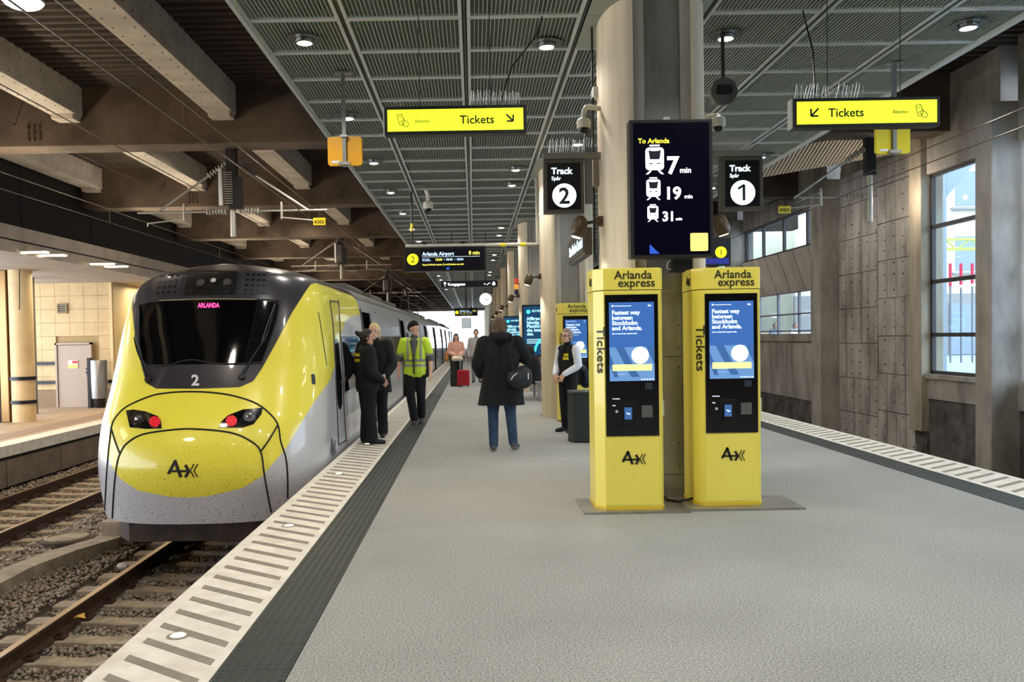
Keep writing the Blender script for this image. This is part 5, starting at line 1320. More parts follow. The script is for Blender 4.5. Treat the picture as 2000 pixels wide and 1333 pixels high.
for i, (y0, y1) in enumerate(ends):
    car = shell(y0, y1, 1, surf, 'carriage', train)
    shell(y0+.02, y1, 1, roofm, 'roof', car, zlo=2.16, dw=.006) if False else None
    # roof strip
    zs_ = [z for z in 1.15+1.43*np.sin(np.linspace(0, math.pi/2, 24)) if z > 2.2]
    prof = [(TC-HW(z)-.006, z+.004) for z in zs_]+[(TC+HW(z)+.006, z+.004) for z in zs_[::-1]]; n_ = len(prof)
    MB().add([(a, y0, b) for a, b in prof]+[(a, y1, b) for a, b in prof], [(q, q+1, n_+q+1, n_+q) for q in range(n_-1)]).build('roof_skin', roofm, car, smooth=True)
    if i: box('gangway', TC-1.1, TC+1.1, y0-.55, y0, -.4, 2.3, dark_in, train)
    ds_ = [d for d in doors if y0 < d < y1]
    for d in ds_:
        dd = sidepatch(d, d+1.15, -.02, 2.03, .012, dark_in, 'doorway', car)
        lf = sidepatch(d+1.18, d+2.25, -.02, 2.06, .045, surf, 'door_leaf', car)
        sidepatch(d+1.35, d+2.08, .5, 1.7, .05, gl2, 'door_window', lf)
        sidepatch(d-.08, d, -.02, 2.08, .02, dm, 'door_post', car); sidepatch(d+2.25, d+2.3, -.02, 2.08, .03, dm, 'door_post', car)
    segs = []; cur = y0+.35
    for d in ds_+[y1+9]:
        a_, b_ = cur, min(d-.35, y1-.4)
        if i == 0 and a_ < 15.5: cur = d+2.6; continue
        if b_-a_ > .8: segs.append((a_, b_))
        cur = d+2.6
    for a_, b_ in segs:
        k = max(1, int((b_-a_)/1.5)); w_ = (b_-a_)/k
        for q in range(k): sidepatch(a_+q*w_+.02, a_+(q+1)*w_-.02, .86, 1.585, .006, gl2, 'side_window', car)
        sidepatch(a_, b_, 1.59, 1.605, .008, mat('trim_grey', (110, 110, 112), .4), 'window_trim', car)
    sidepatch(y0+.1, y1-.1, -.5, -.3, .004, mat('skirt_grey', (120, 116, 112), .5), 'skirt', car)
    for yy_ in np.arange(y0+2, y1-2, 4.2):
        MB().prism(rrect(TC-.8, TC+.8, 2.5, 2.66, .06), yy_, yy_+2.6, 'y').build('roof_unit', roofm, car)
    text('Arlanda express', .62, (TC+1.4+.006, y0+(8.2 if i == 0 else 4), .12), mat('chrome_letter', (206, 204, 196), .25, .7), car, R=(0, 1, 0), bold=.01, sx=.8)
# cab passenger window just behind the cab door (on the nose shell)
def flatside(y0, y1, z0, z1, m, name, par, off=.006): return sidepatch(y0, y1, z0, z1, off, m, name, par)
flatside(12.75, 14.55, .78, 1.57, gl2, 'side_window', nose)
flatside(12.7, 14.6, 1.575, 1.59, MATS['trim_grey'], 'window_trim', nose)
u_ = at(639, 842, 11.7)
V_, Q_ = strokes(EMB, .1, .003); X_ = TC+1.405
MB().add([(X_+c, 11.35+(a)*.24, -.0+b*.24) for a, b, c in V_], Q_).build('emblem', mat('emblem_grey', (70, 70, 76), .4), nose)
surf_line(c6([(445, 1), (445, 2)]) if False else [(713.5, 586), (714.5, 640), (716, 700)], 'body_joint', dm, .006, nose, .003, 2)
# pantographs on the roofs
for k, y in enumerate((38., 44.)):
    pg = MB(); 
    for s in (-1, 1):
        pg.tube([(TC+s*.5, y, 2.7), (TC+s*.4, y+1.2, 3.4), (TC+s*.2, y+.1, 4.1)], .03, 6)
    pg.tube([(TC-.9, y+.1, 4.05), (TC-.6, y+.1, 4.14), (TC+.6, y+.1, 4.14), (TC+.9, y+.1, 4.05)], .03, 6)
    pg.box(TC-.6, TC+.6, y-.6, y+.8, 2.6, 2.72); pg.build('pantograph', dark, train)
# ------------------------------------------------------------------ catenary
ins = mat('insulator_grey', (190, 184, 172), .35); insd = mat('insulator_brown', (84, 70, 64), .3); tube_ = mat('galvanised_tube', (186, 182, 170), .45, .6)
def insulator(mb, a, b, r=.062, n=7):
    a = Vector(a); b = Vector(b); d = (b-a); mb.cone(a, b, .022, .022, 8)
    for i in range(n):
        t = (i+.5)/n; p = a+d*t; e = d.normalized()*.008; mb.cone(p-e, p+e, r, r*.8, 14)
def support(Y, lab, plate, mirror=False, u0=456, sc=1., vb=463):
    b = at(u0, vb, Y); X = b.x; zb = b.z
    r = thing('catenary_support', lab, 'overhead line support', (X, Y, ZB))
    MB().box(X-.10, X+.10, Y-.08, Y+.08, zb+.95, ZB+.02).build('drop_post', dark, r); MB().cone((X, Y, zb), (X, Y, zb+1.0), .055, .055, 12).build('tube_foot', tube_, r)
    zt = zb+.52  # height of horizontal arms
    for s in ((-1, 1) if not mirror else (-1,)):
        mb = MB(); insulator(mb, (X+s*.12, Y, zt), (X+s*.55, Y, zt), .07); mb.build('insulator', ins, r)
        MB().tube([(X+s*.5, Y, zt), (X+s*(1.95 if not mirror else 1.45), Y, zt+.0)], .022, 8).build('arm_tube', tube_, r)
        mb = MB(); insulator(mb, (X+s*.1, Y, zt+.98), (X+s*.5, Y, zt+.72), .07); mb.build('insulator', insd if s > 0 else ins, r)
        MB().tube([(X+s*.48, Y, zt+.73), (X+s*1.55, Y, zt+.0)], .022, 8).build('brace_tube', tube_, r)
        mb = MB(); mb.cone((X+s*1.0, Y, zt+.18), (X+s*1.0, Y, zt-.17), .024, .024, 8); mb.tube([(X+s*1.0, Y, zt-.14), (X+s*1.75, Y, zt-.22)], .015, 8); mb.cone((X+s*1.75, Y, zt-.20), (X+s*1.75, Y, zt-.28), .012, .012, 6); mb.build('registration_arm', tube_, r)
    if not mirror:
        mb = MB(); mb.box(X-.22, X-.16, Y-.22, Y-.12, zb+.62, zb+1.36); mb.build('white_marker', white, r)
        mb = MB()
        for i in range(14): mb.box(X-.14, X+.04, Y-.14, Y-.12, zb+.66+i*.048, zb+.675+i*.048)
        mb.build('marker_slat', steel, r, kind='stuff')
        MB().box(X-.06, X+.24, Y-.09, Y-.07, zb+.55, zb+1.2).build('back_box', black, r)
    if plate: 
        q = at(plate[1], plate[2], Y-.03); pl_ = MB().box(q.x-.125, q.x+.125, Y-.05, Y-.03, q.z-.075, q.z+.075).build('number_plate', yel, r); text(plate[0], .095, (q.x-.105, Y-.055, q.z-.04), inkm, pl_, bold=.01)
        MB().cone((q.x, Y-.03, q.z+.07), (q.x, Y-.03, q.z+.17), .01, .01, 6).build('plate_hanger', dark, r)
    return r
support(17.9, 'near overhead line support with brown and white insulators over the tracks left', ('A502', 624, 433))
support(34.0, 'second overhead line support between the tracks above the train nose', None, False, 667, 1, 545)
support(50.2, 'third and farthest overhead line support above the train roof', None, False, 757, 1, 590)
support(17.9, 'overhead line support with ribbed insulator over the right track', ('A501', 1532, 410), True, 1699, 1, 434)
bpy.data.objects
wirem = mat('overhead_wire', (112, 98, 84), .4, .7)
def wire(x, z0, z1, lab, r=.009, sag=0., name='overhead_wire', droppers=None):
    w = thing(name, lab, 'wire', (x, -5, z1)); pts = []
    ys = np.linspace(-6, 100, 60)
    MB().tube([(x, y, z0) for y in (-6, 100)], r, 6).build('contact_wire', wirem, w)
    if z1 != z0:
        MB().tube([(x, y, z1) for y in (-6, 100)], r, 6).build('messenger_wire', wirem, w)
        for y in np.arange(2.6, 90, 8.0): MB().tube([(x, y, z0), (x, y, z1)], .006, 5).build('dropper', wirem, w)
wire(-3.46, 4.15, 4.44, 'pair of overhead wires directly above the train')
wire(-7.70, 4.11, 4.39, 'pair of overhead wires above the far left track')
wire(7.24, 4.18, 4.42, 'pair of overhead wires above the right track')
wire(-5.9, 4.83, 4.83, 'single feeder wire between the two left tracks', name='feeder_wire')
wire(-9.0, 5.9, 5.9, 'single high feeder wire beside the black wall', name='feeder_wire')
# ------------------------------------------------------------------ people
skinm = mat('skin_light', (226, 176, 148), .5); skin2 = mat('skin_tan', (206, 152, 122), .5)
def capsule(mb, a, b, ra, rb, n=10):
    a = Vector(a); b = Vector(b); d = (b-a); L = d.length
    if L < 1e-5: mb.sph(a, ra, n, 8); return
    d /= L; u = d.orthogonal().normalized(); w = d.cross(u); V = []; rings = []
    for t in (-1, -.85, -.5, 0): rings.append((a+d*(ra*t), ra*math.sqrt(max(0, 1-t*t))))
    for t in (0, .5, .85, 1): rings.append((b+d*(rb*t), rb*math.sqrt(max(0, 1-t*t))))
    for p, r in rings:
        for i in range(n): q = 2*math.pi*i/n; V.append(p+u*(max(r, .0005)*math.cos(q))+w*(max(r, .0005)*math.sin(q)))
    m = len(rings); Q = [(j*n+i, j*n+(i+1) % n, (j+1)*n+(i+1) % n, (j+1)*n+i) for j in range(m-1) for i in range(n)]+[tuple(range(n))[::-1], tuple(range((m-1)*n, m*n))]
    mb.add(V, Q)
def blob(name, caps, m, parent, X, vox=.013, smooth=4, label=None, ell=(), cut=None):
    """union of capsules / ellipsoids in local frame, remeshed to one skin; X maps local->world"""
    mb = MB()
    for c in caps: capsule(mb, *c)
    for c in ell: mb.sph(c[0], 1., 14, 10, c[1])
    me = bpy.data.meshes.new(name); me.from_pydata(mb.v, [], mb.f)
    b = bmesh.new(); b.from_mesh(me); bmesh.ops.recalc_face_normals(b, faces=b.faces); b.to_mesh(me); b.free()
    o = bpy.data.objects.new(name, me); COL.objects.link(o)
    r = o.modifiers.new('r', 'REMESH'); r.mode = 'VOXEL'; r.voxel_size = vox; r.use_smooth_shade = True
    s = o.modifiers.new('s', 'SMOOTH'); s.iterations = smooth; s.factor = .5
    dg = bpy.context.evaluated_depsgraph_get(); nm = bpy.data.meshes.new_from_object(o.evaluated_get(dg)); bpy.data.objects.remove(o); bpy.data.meshes.remove(me)
    if cut:
        b = bmesh.new(); b.from_mesh(nm); bmesh.ops.delete(b, geom=[v for v in b.verts if cut(v.co)], context='VERTS'); b.to_mesh(nm); b.free()
    nm.transform(X); po = ORG[parent.name]; nm.transform(Matrix.Translation(-po)); nm.name = name
    nm.polygons.foreach_set('use_smooth', [True]*len(nm.polygons))
    return link(name, nm, m, parent, None, None, label)
def shellband(src, cond, off, m, name, parent):
    me = src.data; b = bmesh.new(); b.from_mesh(me); bmesh.ops.delete(b, geom=[f for f in b.faces if not cond(f.calc_center_median())], context='FACES')
    b.normal_update()
    for v in b.verts: v.co += v.normal*off
    n = bpy.data.meshes.new(name); b.to_mesh(n); b.free(); return link(name, n, m, parent)
def hand(w, d, side, curl=.5, s=1., thumb=None, palmn=None):
    """w wrist, d direction of the hand; returns capsules"""
    w = Vector(w); d = Vector(d).normalized(); pn = Vector(palmn or (-side, 0, 0)).normalized(); pn = (pn-d*pn.dot(d)).normalized(); k = d.cross(pn).normalized()
    th = Vector(thumb or (0, 1, 0)); 
    if k.dot(th) < 0: k = -k
    C = []; palm = w+d*.075*s
    for i in range(4):
        q = (1.5-i)*.021*s; C.append((w+k*q*.6, palm+k*q, .017*s, .0125*s))
        L = [.072, .08, .074, .058][i]*s; p0 = palm+k*q; dd = (d+pn*curl*.5).normalized(); p1 = p0+dd*L*.5; dd2 = (d*(1-curl*.6)+pn*curl).normalized(); p2 = p1+dd2*L*.5
        C += [(p0, p1, .0105*s, .0095*s), (p1, p2, .0095*s, .0075*s)]
    t0 = w+d*.02*s+k*.022*s; t1 = t0+(d*.6+k*.7+pn*.25).normalized()*.042*s; t2 = t1+(d*.9+k*.15+pn*.4).normalized()*.032*s
    C += [(t0, t1, .014*s, .012*s), (t1, t2, .012*s, .009*s)]
    return C
def person(lab, pos, heading, H=1.75, skin=None, hip=None, kn=None, an=None, toe=None, sh=None, el=None, wr=None, hd=None, hcurl=.5, slim=1., headyaw=0., headpitch=0., hands=True, group=None, lean=0., vox=.012):
    """heading: angle the person faces, 0 = +Y (away), radians counter-clockwise. Joints given for a 1.75 m body."""
    s = H/1.75; root = thing('person', lab, 'person', (pos[0], pos[1], 0), group)
    X = Matrix.Translation((pos[0], pos[1], 0)) @ Matrix.Rotation(heading, 4, 'Z') @ Matrix.Scale(s, 4)
    J = dict(hip=[(-.09, 0, .92), (.09, 0, .92)], kn=[(-.10, .01, .50), (.10, .01, .50)], an=[(-.10, -.02, .085), (.10, -.02, .085)], sh=[(-.185, -.01, 1.43), (.185, -.01, 1.43)],
             el=[(-.24, -.03, 1.14), (.24, -.03, 1.14)], wr=[(-.25, .04, .90), (.25, .04, .90)])
    for k, v in (('hip', hip), ('kn', kn), ('an', an), ('sh', sh), ('el', el), ('wr', wr)):
        if v: J[k] = v
    J = {k: [Vector(q) for q in v] for k, v in J.items()}
    ln = Vector((0, lean, 0)); HC = Vector(hd) if hd else Vector((0, .02, 1.64))+ln
    J['toe'] = [Vector(q) for q in toe] if toe else [a+Vector((sgn*.03, .17, -.055)) for a, sgn in zip(J['an'], (-1, 1))]
    c = []; hipc = (J['hip'][0]+J['hip'][1])/2; shc = (J['sh'][0]+J['sh'][1])/2; chest = hipc.lerp(shc, .68); wst = hipc.lerp(shc, .32)
    w = slim
    for sg in (-1, 1):
        c += [(hipc+Vector((sg*.07*w, 0, .0)), wst+Vector((sg*.055*w, 0, 0)), .105*w, .095*w), (wst+Vector((sg*.055*w, 0, 0)), chest+Vector((sg*.075*w, 0, 0)), .095*w, .105*w), (chest+Vector((sg*.075*w, 0, 0)), shc+Vector((sg*.08*w, 0, -.05)), .105*w, .075*w)]
    nb = shc+Vector((0, .0, .02)); nk = HC+Vector((0, -.03, -.10)); c += [(nb, nk, .055, .05)]
    for i in (0, 1):
        c += [(shc+Vector(((-.08, .08)[i], 0, -.01)), J['sh'][i], .06, .058), (J['sh'][i], J['el'][i], .052*w, .042*w), (J['el'][i], J['wr'][i], .041*w, .027)]
        c += [(J['hip'][i], J['kn'][i], .088*w, .056), (J['kn'][i], J['an'][i], .056, .036), (J['an'][i]+Vector((0, 0, -.02)), J['an'][i].lerp(J['toe'][i], .8), .03, .02)]
    # head
    R = Matrix.Rotation(headyaw, 3, 'Z') @ Matrix.Rotation(headpitch, 3, 'X'); h = lambda x, y, z: HC+R @ Vector((x, y, z))
    hc = [(h(0, -.018, .03), h(0, .012, .035), .083, .078), (h(0, .02, .0), h(0, .035, -.045), .068, .05), (h(0, .05, -.075), h(0, .062, -.085), .03, .024), (h(-.03, .02, -.06), h(0, .055, -.08), .036, .026), (h(.03, .02, -.06), h(0, .055, -.08), .036, .026),
          (h(0, .088, .018), h(0, .112, -.02), .010, .014), (h(0, .074, -.052), h(0, .082, -.055), .018, .013), (h(-.022, .078, .032), h(.022, .078, .032), .012, .012),
          (h(-.08, -.01, .012), h(-.082, -.012, -.02), .015, .011), (h(.08, -.01, .012), h(.082, -.012, -.02), .015, .011)]
    c += hc
    if hands:
        for i, sg in ((0, -1), (1, 1)):
            d_ = hands[i][0] if isinstance(hands, (list, tuple)) and hands[i] else (J['wr'][i]-J['el'][i]); pn = hands[i][1] if isinstance(hands, (list, tuple)) and hands[i] and len(hands[i]) > 1 else None
            c += hand(J['wr'][i], d_, sg, hcurl, 1.05, palmn=pn)
    body = blob('body', c, skin or skinm, root, X, vox*.8, 2)
    J.update(HC=HC, h=h, R=R, hipc=hipc, shc=shc, chest=chest, wst=wst, X=X, w=w, root=root, nb=nb, vox=vox)
    # eyes, brows and mouth
    em = mat('eye_dark', (34, 26, 24), .3); mm = mat('lips', (176, 96, 90), .5); ew = mat('eye_white', (232, 228, 224), .3); br = mat('brow_brown', (70, 50, 38), .8)
    def bits(pts, m, nm):
        mb = MB()
        for p, r, sc_ in pts: mb.sph((0, 0, 0), r, 10, 7, sc_); k = len(mb.v)-80; q = h(*p); mb.v[k:] = [tuple(Vector(a_)+q) for a_ in mb.v[k:]]
        mb.v = [tuple(X @ Vector(a_)) for a_ in mb.v]; return mb.build(nm, m, root, smooth=True)
    for sg in (-1, 1):
        e = bits([((sg*.031, .079, .012), .012, (1.2, .7, .75))], ew, 'eye'); bits([((sg*.031, .086, .012), .0065, (1, .8, 1))], em, 'pupil').parent = e
    bits([((-.031, .086, .034), .016, (1.2, .35, .25)), ((.031, .086, .034), .016, (1.2, .35, .25))], br, 'eyebrow')
    bits([((0, .091, -.052), .017, (1.25, .35, .3))], mm, 'mouth')
    return J
def legs(J, m, name='trousers', e=.016, flare=0., ank=.0):
    c = []
    for i in (0, 1):
        c += [(J['hip'][i], J['kn'][i], .092*J['w']+e, .060+e), (J['kn'][i], J['an'][i]+Vector((0, 0, ank)), .060+e, .048+e+flare)]
    for sg in (-1, 1): c += [(J['hipc']+Vector((sg*.06*J['w'], 0, -.01)), J['hipc']+Vector((sg*.055*J['w'], 0, .1)), .105*J['w']+e, .095*J['w']+e)]
    return blob(name, c, m, J['root'], J['X'], J['vox'], 3)
def shoes(J, m, sole=None):
    for i in (0, 1):
        a = J['an'][i]; t = J['toe'][i]; d = (t-a); c = [(a+Vector((0, -.03, -.03)), a+d*.5+Vector((0, 0, -.02)), .042, .040), (a+d*.5+Vector((0, 0, -.02)), t, .043, .036), (a, a+Vector((0, 0, .03)), .045, .043)]
        sh_ = blob('shoe', c, m, J['root'], J['X'], J['vox']*.8, 2)
        if sole:
            c = [(a+Vector((0, -.03, -.055)), t+Vector((0, 0, -.022)), .036, .034)]; o = blob('sole', [(p, q, r1*.9, r2*.9) for p, q, r1, r2 in c], sole, J['root'], J['X'], J['vox']*.8, 2)
def top(J, m, name='jacket', e=.022, hem=.0, sleeves=2, slen=1., coat=0., collar=True, flare=.0, nosleeve=False, torso_e=None):
    te = e if torso_e is None else torso_e; w = J['w']; c = []; hp = J['hipc']+Vector((0, 0, -hem)); ws = J['wst']; ch = J['chest']; sh = J['shc']
    for sg in (-1, 1):
        v = lambda x: Vector((sg*x*w, 0, 0))
        if coat: c += [(hp+Vector((0, 0, -coat-.2))+v(.09+flare), hp+v(.075), .10*w+te+flare*.4, .10*w+te), (hp+Vector((0, 0, -coat-.2)), hp, .11*w+te, .10*w+te)]
        c += [(hp+v(.07), ws+v(.058), .105*w+te, .10*w+te), (ws+v(.058), ch+v(.075), .10*w+te, .105*w+te), (ch+v(.075), sh+v(.085)+Vector((0, 0, -.05)), .105*w+te, .078*w+te)]
    for i in (0, 1):
        c += [(sh+Vector(((-.07, .07)[i], 0, 0)), J['sh'][i], .06+te*.8, .06+te*.7)]
        if not nosleeve:
            if slen >= 1: c += [(J['sh'][i], J['el'][i], .056*w+e, .045*w+e), (J['el'][i], J['el'][i].lerp(J['wr'][i], .93), .045*w+e, .034+e*.8)]
            else: c += [(J['sh'][i], J['sh'][i].lerp(J['el'][i], slen), .056*w+e, .05*w+e*1.3)]
    if collar: c += [(sh+Vector((0, 0, .0)), sh.lerp(J['HC'], .42), .07+te*.3, .062+te*.2)]
    return blob(name, c, m, J['root'], J['X'], J['vox'], 3, cut=lambda q_, zc=hp.z-(coat if coat else .07): q_.z < zc)
def hair(J, m, style='short', name='hair'):
    h = J['h']; c = [(h(0, -.03, .05), h(0, -.012, .072), .096, .084), (h(0, -.045, .015), h(0, -.055, -.045), .090, .062), (h(-.045, -.02, .03), h(-.05, -.025, -.01), .056, .04), (h(.045, -.02, .03), h(.05, -.025, -.01), .056, .04)]
    if style == 'bun': c += [(h(0, -.135, .07), h(0, -.16, .09), .042, .036), (h(0, -.10, .05), h(0, -.13, .07), .04, .04)]
    if style == 'bob': c += [(h(-.055, -.03, .02), h(-.06, -.03, -.07), .042, .032), (h(.055, -.03, .02), h(.06, -.03, -.07), .042, .032), (h(0, -.06, 0), h(0, -.06, -.07), .07, .06)]
    if style == 'long': c += [(h(-.06, -.02, .02), h(-.085, .02, -.30), .042, .045), (h(.06, -.02, .02), h(.085, .02, -.30), .042, .045), (h(0, -.06, 0), h(0, -.08, -.2), .07, .06)]
    if style == 'side': c += [(h(.05, -.06, .06), h(.06, -.03, .09), .04, .03), (h(-.055, -.07, .02), h(-.06, -.03, .08), .042, .032), (h(.0, -.10, .05), h(.02, -.11, -.02), .045, .05), (h(-.03, -.09, -.04), h(.04, -.09, -.05), .05, .045), (h(.075, -.02, .02), h(.082, -.01, -.0), .026, .02), (h(-.05, .045, .065), h(.03, .05, .075), .030, .028), (h(-.07, .02, .03), h(-.078, .02, -.0), .02, .016)]
    return blob(name, c, m, J['root'], J['X'], .010, 3)
blackc = mat('black_cloth', (9, 9, 12), .9, c2=(15, 15, 20), ns=8); navyc = mat('navy_cloth', (20, 24, 38), .85); coatm = mat('black_wool', (8, 9, 12), .95, c2=(14, 15, 20), ns=12)
shoeb = mat('black_shoe', (18, 18, 20), .5); jean = mat('blue_jeans', (44, 66, 92), .85, c2=(30, 48, 72), ns=10)
darkhair = mat('dark_hair', (30, 22, 20), .6); brownhair = mat('brown_hair', (104, 82, 60), .8, c2=(50, 38, 28), ns=45, bump=.6, bs=50); blond = mat('blond_hair', (222, 196, 140), .6); greyh = mat('grey_hair', (150, 136, 120), .7)
def X3(J, p): return J['X'] @ Vector(p)
# 1 man in long black coat walking away
J = person('person in long black coat and blue jeans walking away with a black shoulder bag', (.36, 11.8), 0.0, 1.80, slim=1.22,
           kn=[(-.11, .04, .50), (.12, -.01, .50)], an=[(-.11, -.05, .085), (.15, .02, .10)], toe=[(-.12, .12, .035), (.21, .16, .04)],
           sh=[(-.21, -.01, 1.42), (.21, -.01, 1.42)], el=[(-.30, .0, 1.14), (.33, .02, 1.22)], wr=[(-.27, .14, 1.00), (.22, .20, 1.36)], hd=(0, .05, 1.61), hcurl=.9)
legs(J, jean, 'jeans', .014); shoes(J, mat('grey_shoe', (70, 70, 70), .7), mat('shoe_sole', (120, 116, 110), .7))
ct = top(J, coatm, 'coat', .04, coat=.32, flare=.05); hair(J, brownhair, 'side')
c = [((-.05, -.12, 1.50), (.05, -.12, 1.50), .06, .06), ((-.09, 0, 1.5), (.09, 0, 1.5), .07, .07)]; blob('coat_collar', c, coatm, J['root'], J['X'], .012, 3)
bg_ = thing('shoulder_bag', 'black duffel shoulder bag carried by the person in the long black coat', 'bag', X3(J, (.36, -.18, 1.0)))
blob('bag_body', [((.18, -.20, .96), (.28, -.15, .99), .115, .13), ((.2, -.2, .92), (.30, -.14, .93), .10, .11)], mat('bag_black', (26, 28, 32), .7), bg_, J['X'], .014, 3)
MB().tube([X3(J, q) for q in ((.16, -.25, 1.06), (.10, -.24, 1.30), (.16, -.13, 1.49), (.16, .06, 1.50), (.3, .16, 1.3), (.34, -.05, 1.06))], .014, 6).build('strap', blackc, bg_)
MB().tube([X3(J, q) for q in ((.12, -.32, .95), (.15, -.33, 1.0), (.2, -.31, 1.03))], .008, 6).build('buckle', alu, bg_)
MB().box(*[v_ for pr2 in zip(X3(J, (.34, -.26, .95)), X3(J, (.352, -.25, 1.03))) for v_ in pr2]).build('zip_tag', white, bg_)
# 2 man in hi-vis vest walking toward camera, looking to his right
hv = mat('hivis_yellow', (214, 240, 60), .6, c2=(196, 226, 44), ns=6); refl = mat('reflective_band', (160, 158, 140), .4)
J = person('person in a bright yellow safety vest and black beanie walking along the platform edge', (-1.06, 15.55), math.pi-.08, 1.81,
           kn=[(-.10, .02, .51), (.07, .10, .52)], an=[(-.08, -.14, .12), (.02, .05, .085)], toe=[(-.09, .02, .03), (.0, .22, .032)],
           el=[(-.27, -.02, 1.13), (.27, -.02, 1.13)], wr=[(-.28, .05, .89), (.28, .03, .89)], headyaw=1.0, hcurl=.8)
legs(J, blackc, 'trousers', .02, .006, .03); shoes(J, mat('work_shoe', (50, 48, 46), .6), mat('shoe_sole', (120, 116, 110), .7))
top(J, mat('grey_sweater', (92, 90, 90), .9), 'sweater', .012, slen=.98); 
for o in [o for o in J['root'].children if o.name.startswith('sweater')]: pass
vt = top(J, hv, 'safety_vest', .028, hem=.03, slen=.62, collar=False)
zr_ = lambda a, b: (lambda p: a < (p.z/1.0344) < b)
for a, b in ((1.0, 1.045), (1.085, 1.13)): shellband(vt, lambda p, a=a, b=b: a*1.034 < p.z < b*1.034 and abs(p.x) < .21, .004, refl, 'reflective_band', J['root'])
shellband(vt, lambda p: 1.225 < p.z < 1.275 and abs(p.x) > .20, .004, refl, 'reflective_band', J['root'])
shellband(vt, lambda p: p.z > 1.13 and .095 < abs(p.x) < .135 and p.y < .05, .004, refl, 'shoulder_band', J['root'])
# dark opening (v neck and zip) facing the camera
Xm = J['X']; f_ = lambda x, y, z: Xm @ Vector((x, y, z))
blob('zip_opening', [((0, .115, .90), (0, .128, 1.18), .014, .014), ((0, .125, 1.18), (-.05, .085, 1.44), .02, .026), ((0, .125, 1.18), (.05, .085, 1.44), .02, .026), ((0, .118, 1.24), (0, .08, 1.46), .032, .05)], mat('grey_sweater', (92, 90, 90), .9), J['root'], Xm, .01, 2)
blob('zip_line', [((0, .132, .88), (0, .147, 1.2), .010, .010)], blackc, J['root'], Xm, .008, 1)
q = f_(.05, .155, 1.17); MB().box(q.x-.03, q.x+.03, q.y-.006, q.y+.004, q.z-.05, q.z+.04).build('id_pocket', mat('id_frame', (196, 150, 20), .5), J['root']); MB().box(q.x-.02, q.x+.02, q.y-.008, q.y-.005, q.z-.04, q.z+.03).build('id_card', hv, J['root'])
h = J['h']; blob('beanie', [(h(0, -.025, .07), h(0, -.005, .085), .092, .084), (h(0, -.04, .04), h(0, .005, .07), .09, .078)], blackc, J['root'], Xm, .01, 3)
# 3 dark haired woman in black, profile to the right
J = person('person in black with a dark hair bun and yellow back print at the platform edge', (-1.58, 12.8), -1.15, 1.66, skin=skin2, slim=1.1,
           an=[(-.08, -.02, .085), (.09, .04, .085)], el=[(-.24, -.06, 1.13), (.25, -.02, 1.13)], wr=[(-.20, .12, .96), (.22, .17, .98)], hcurl=1.1, headyaw=-.25)
legs(J, blackc, 'trousers', .03, .012); shoes(J, shoeb); jk = top(J, blackc, 'jacket', .045, hem=.04); hair(J, darkhair, 'bun')
q = J['X'] @ Vector((-.02, -.158, 1.33)); dR = J['X'].to_3x3() @ Vector((1, 0, 0)); dR.normalize()
yl = mat('print_yellow', (226, 206, 40), .5)
for k, (s_, dz) in enumerate((('Arlanda', .035), ('express', -.045))):
    text(s_, .085, q-dR*.10+Vector((0, 0, dz)), yl, J['root'], R=dR, U=(0, 0, 1), bold=.015)
# 4 blonde woman behind her
J = person('person with pale blond hair in a black coat standing just behind the dark haired one', (-1.56, 13.7), 3.05, 1.76, slim=1.1, el=[(-.26, -.0, 1.13), (.28, -.0, 1.13)], wr=[(-.2, .14, .98), (.22, .14, .96)], hcurl=.9)
legs(J, blackc, 'trousers', .025, .01); shoes(J, shoeb); top(J, blackc, 'coat', .045, coat=.22, flare=.02); hair(J, blond, 'bob')
# 5 woman with glasses, black vest, white shirt, standing right, facing left-ish
J = person('person with glasses in a black vest over a white shirt standing by the ticket machine', (1.50, 13.95), 2.25, 1.63, skin=skinm, slim=1.02,
           el=[(-.25, -.01, 1.14), (.26, -.0, 1.15)], wr=[(-.10, .20, 1.0), (.10, .21, .99)], hands=[((.5, .25, -.9), (0, -1, 0)), ((-.5, .25, -.9), (0, -1, 0))], hcurl=.7)
legs(J, blackc, 'trousers', .014); shoes(J, shoeb)
top(J, mat('white_shirt', (232, 234, 240), .8), 'shirt', .02, collar=False, torso_e=.008); vs_ = top(J, blackc, 'vest', .02, hem=.03, nosleeve=True); hair(J, greyh, 'short')
h = J['h']; mb = MB()
for sg in (-1, 1):
    pts = [J['X'] @ h(sg*.033+.026*math.cos(a), .098-.012*abs(math.cos(a)), .012+.019*math.sin(a)) for a in np.linspace(0, 2*math.pi, 11)]; mb.tube(pts, .0035, 5); mb.tube([J['X'] @ h(sg*.058, .088, .018), J['X'] @ h(sg*.086, -.0, .018)], .0035, 5)
mb.tube([J['X'] @ h(-.009, .102, .018), J['X'] @ h(.009, .102, .018)], .0035, 5); mb.build('glasses', mat('glasses_brown', (40, 22, 18), .3), J['root'])
dR = (J['X'].to_3x3() @ Vector((-1, 0, 0))).normalized()
for x_, z_, w_, h_ in ((-.085, 1.33, .035, .022), (-.075, 1.27, .05, .022)):
    q = J['X'] @ Vector((x_, .137, z_)); R_ = dR
    MB().add([q+R_*a_+Vector((0, 0, b_)) for a_, b_ in ((-w_/1, -h_), (w_/1, -h_), (w_/1, h_), (-w_/1, h_))]+[q+R_*a_+Vector((0, 0, b_))+(J['X'].to_3x3() @ Vector((0, -.03, 0))) for a_, b_ in ((-w_, -h_), (w_, -h_), (w_, h_), (-w_, h_))], [(0, 1, 2, 3), (4, 7, 6, 5), (0, 4, 5, 1), (1, 5, 6, 2), (2, 6, 7, 3), (3, 7, 4, 0)]).build('yellow_badge', yl, J['root'])
jk = thing('hanging_jacket', 'dark folded jacket hanging behind the arm of the woman in the vest', 'jacket', (1.75, 14.2, .9))
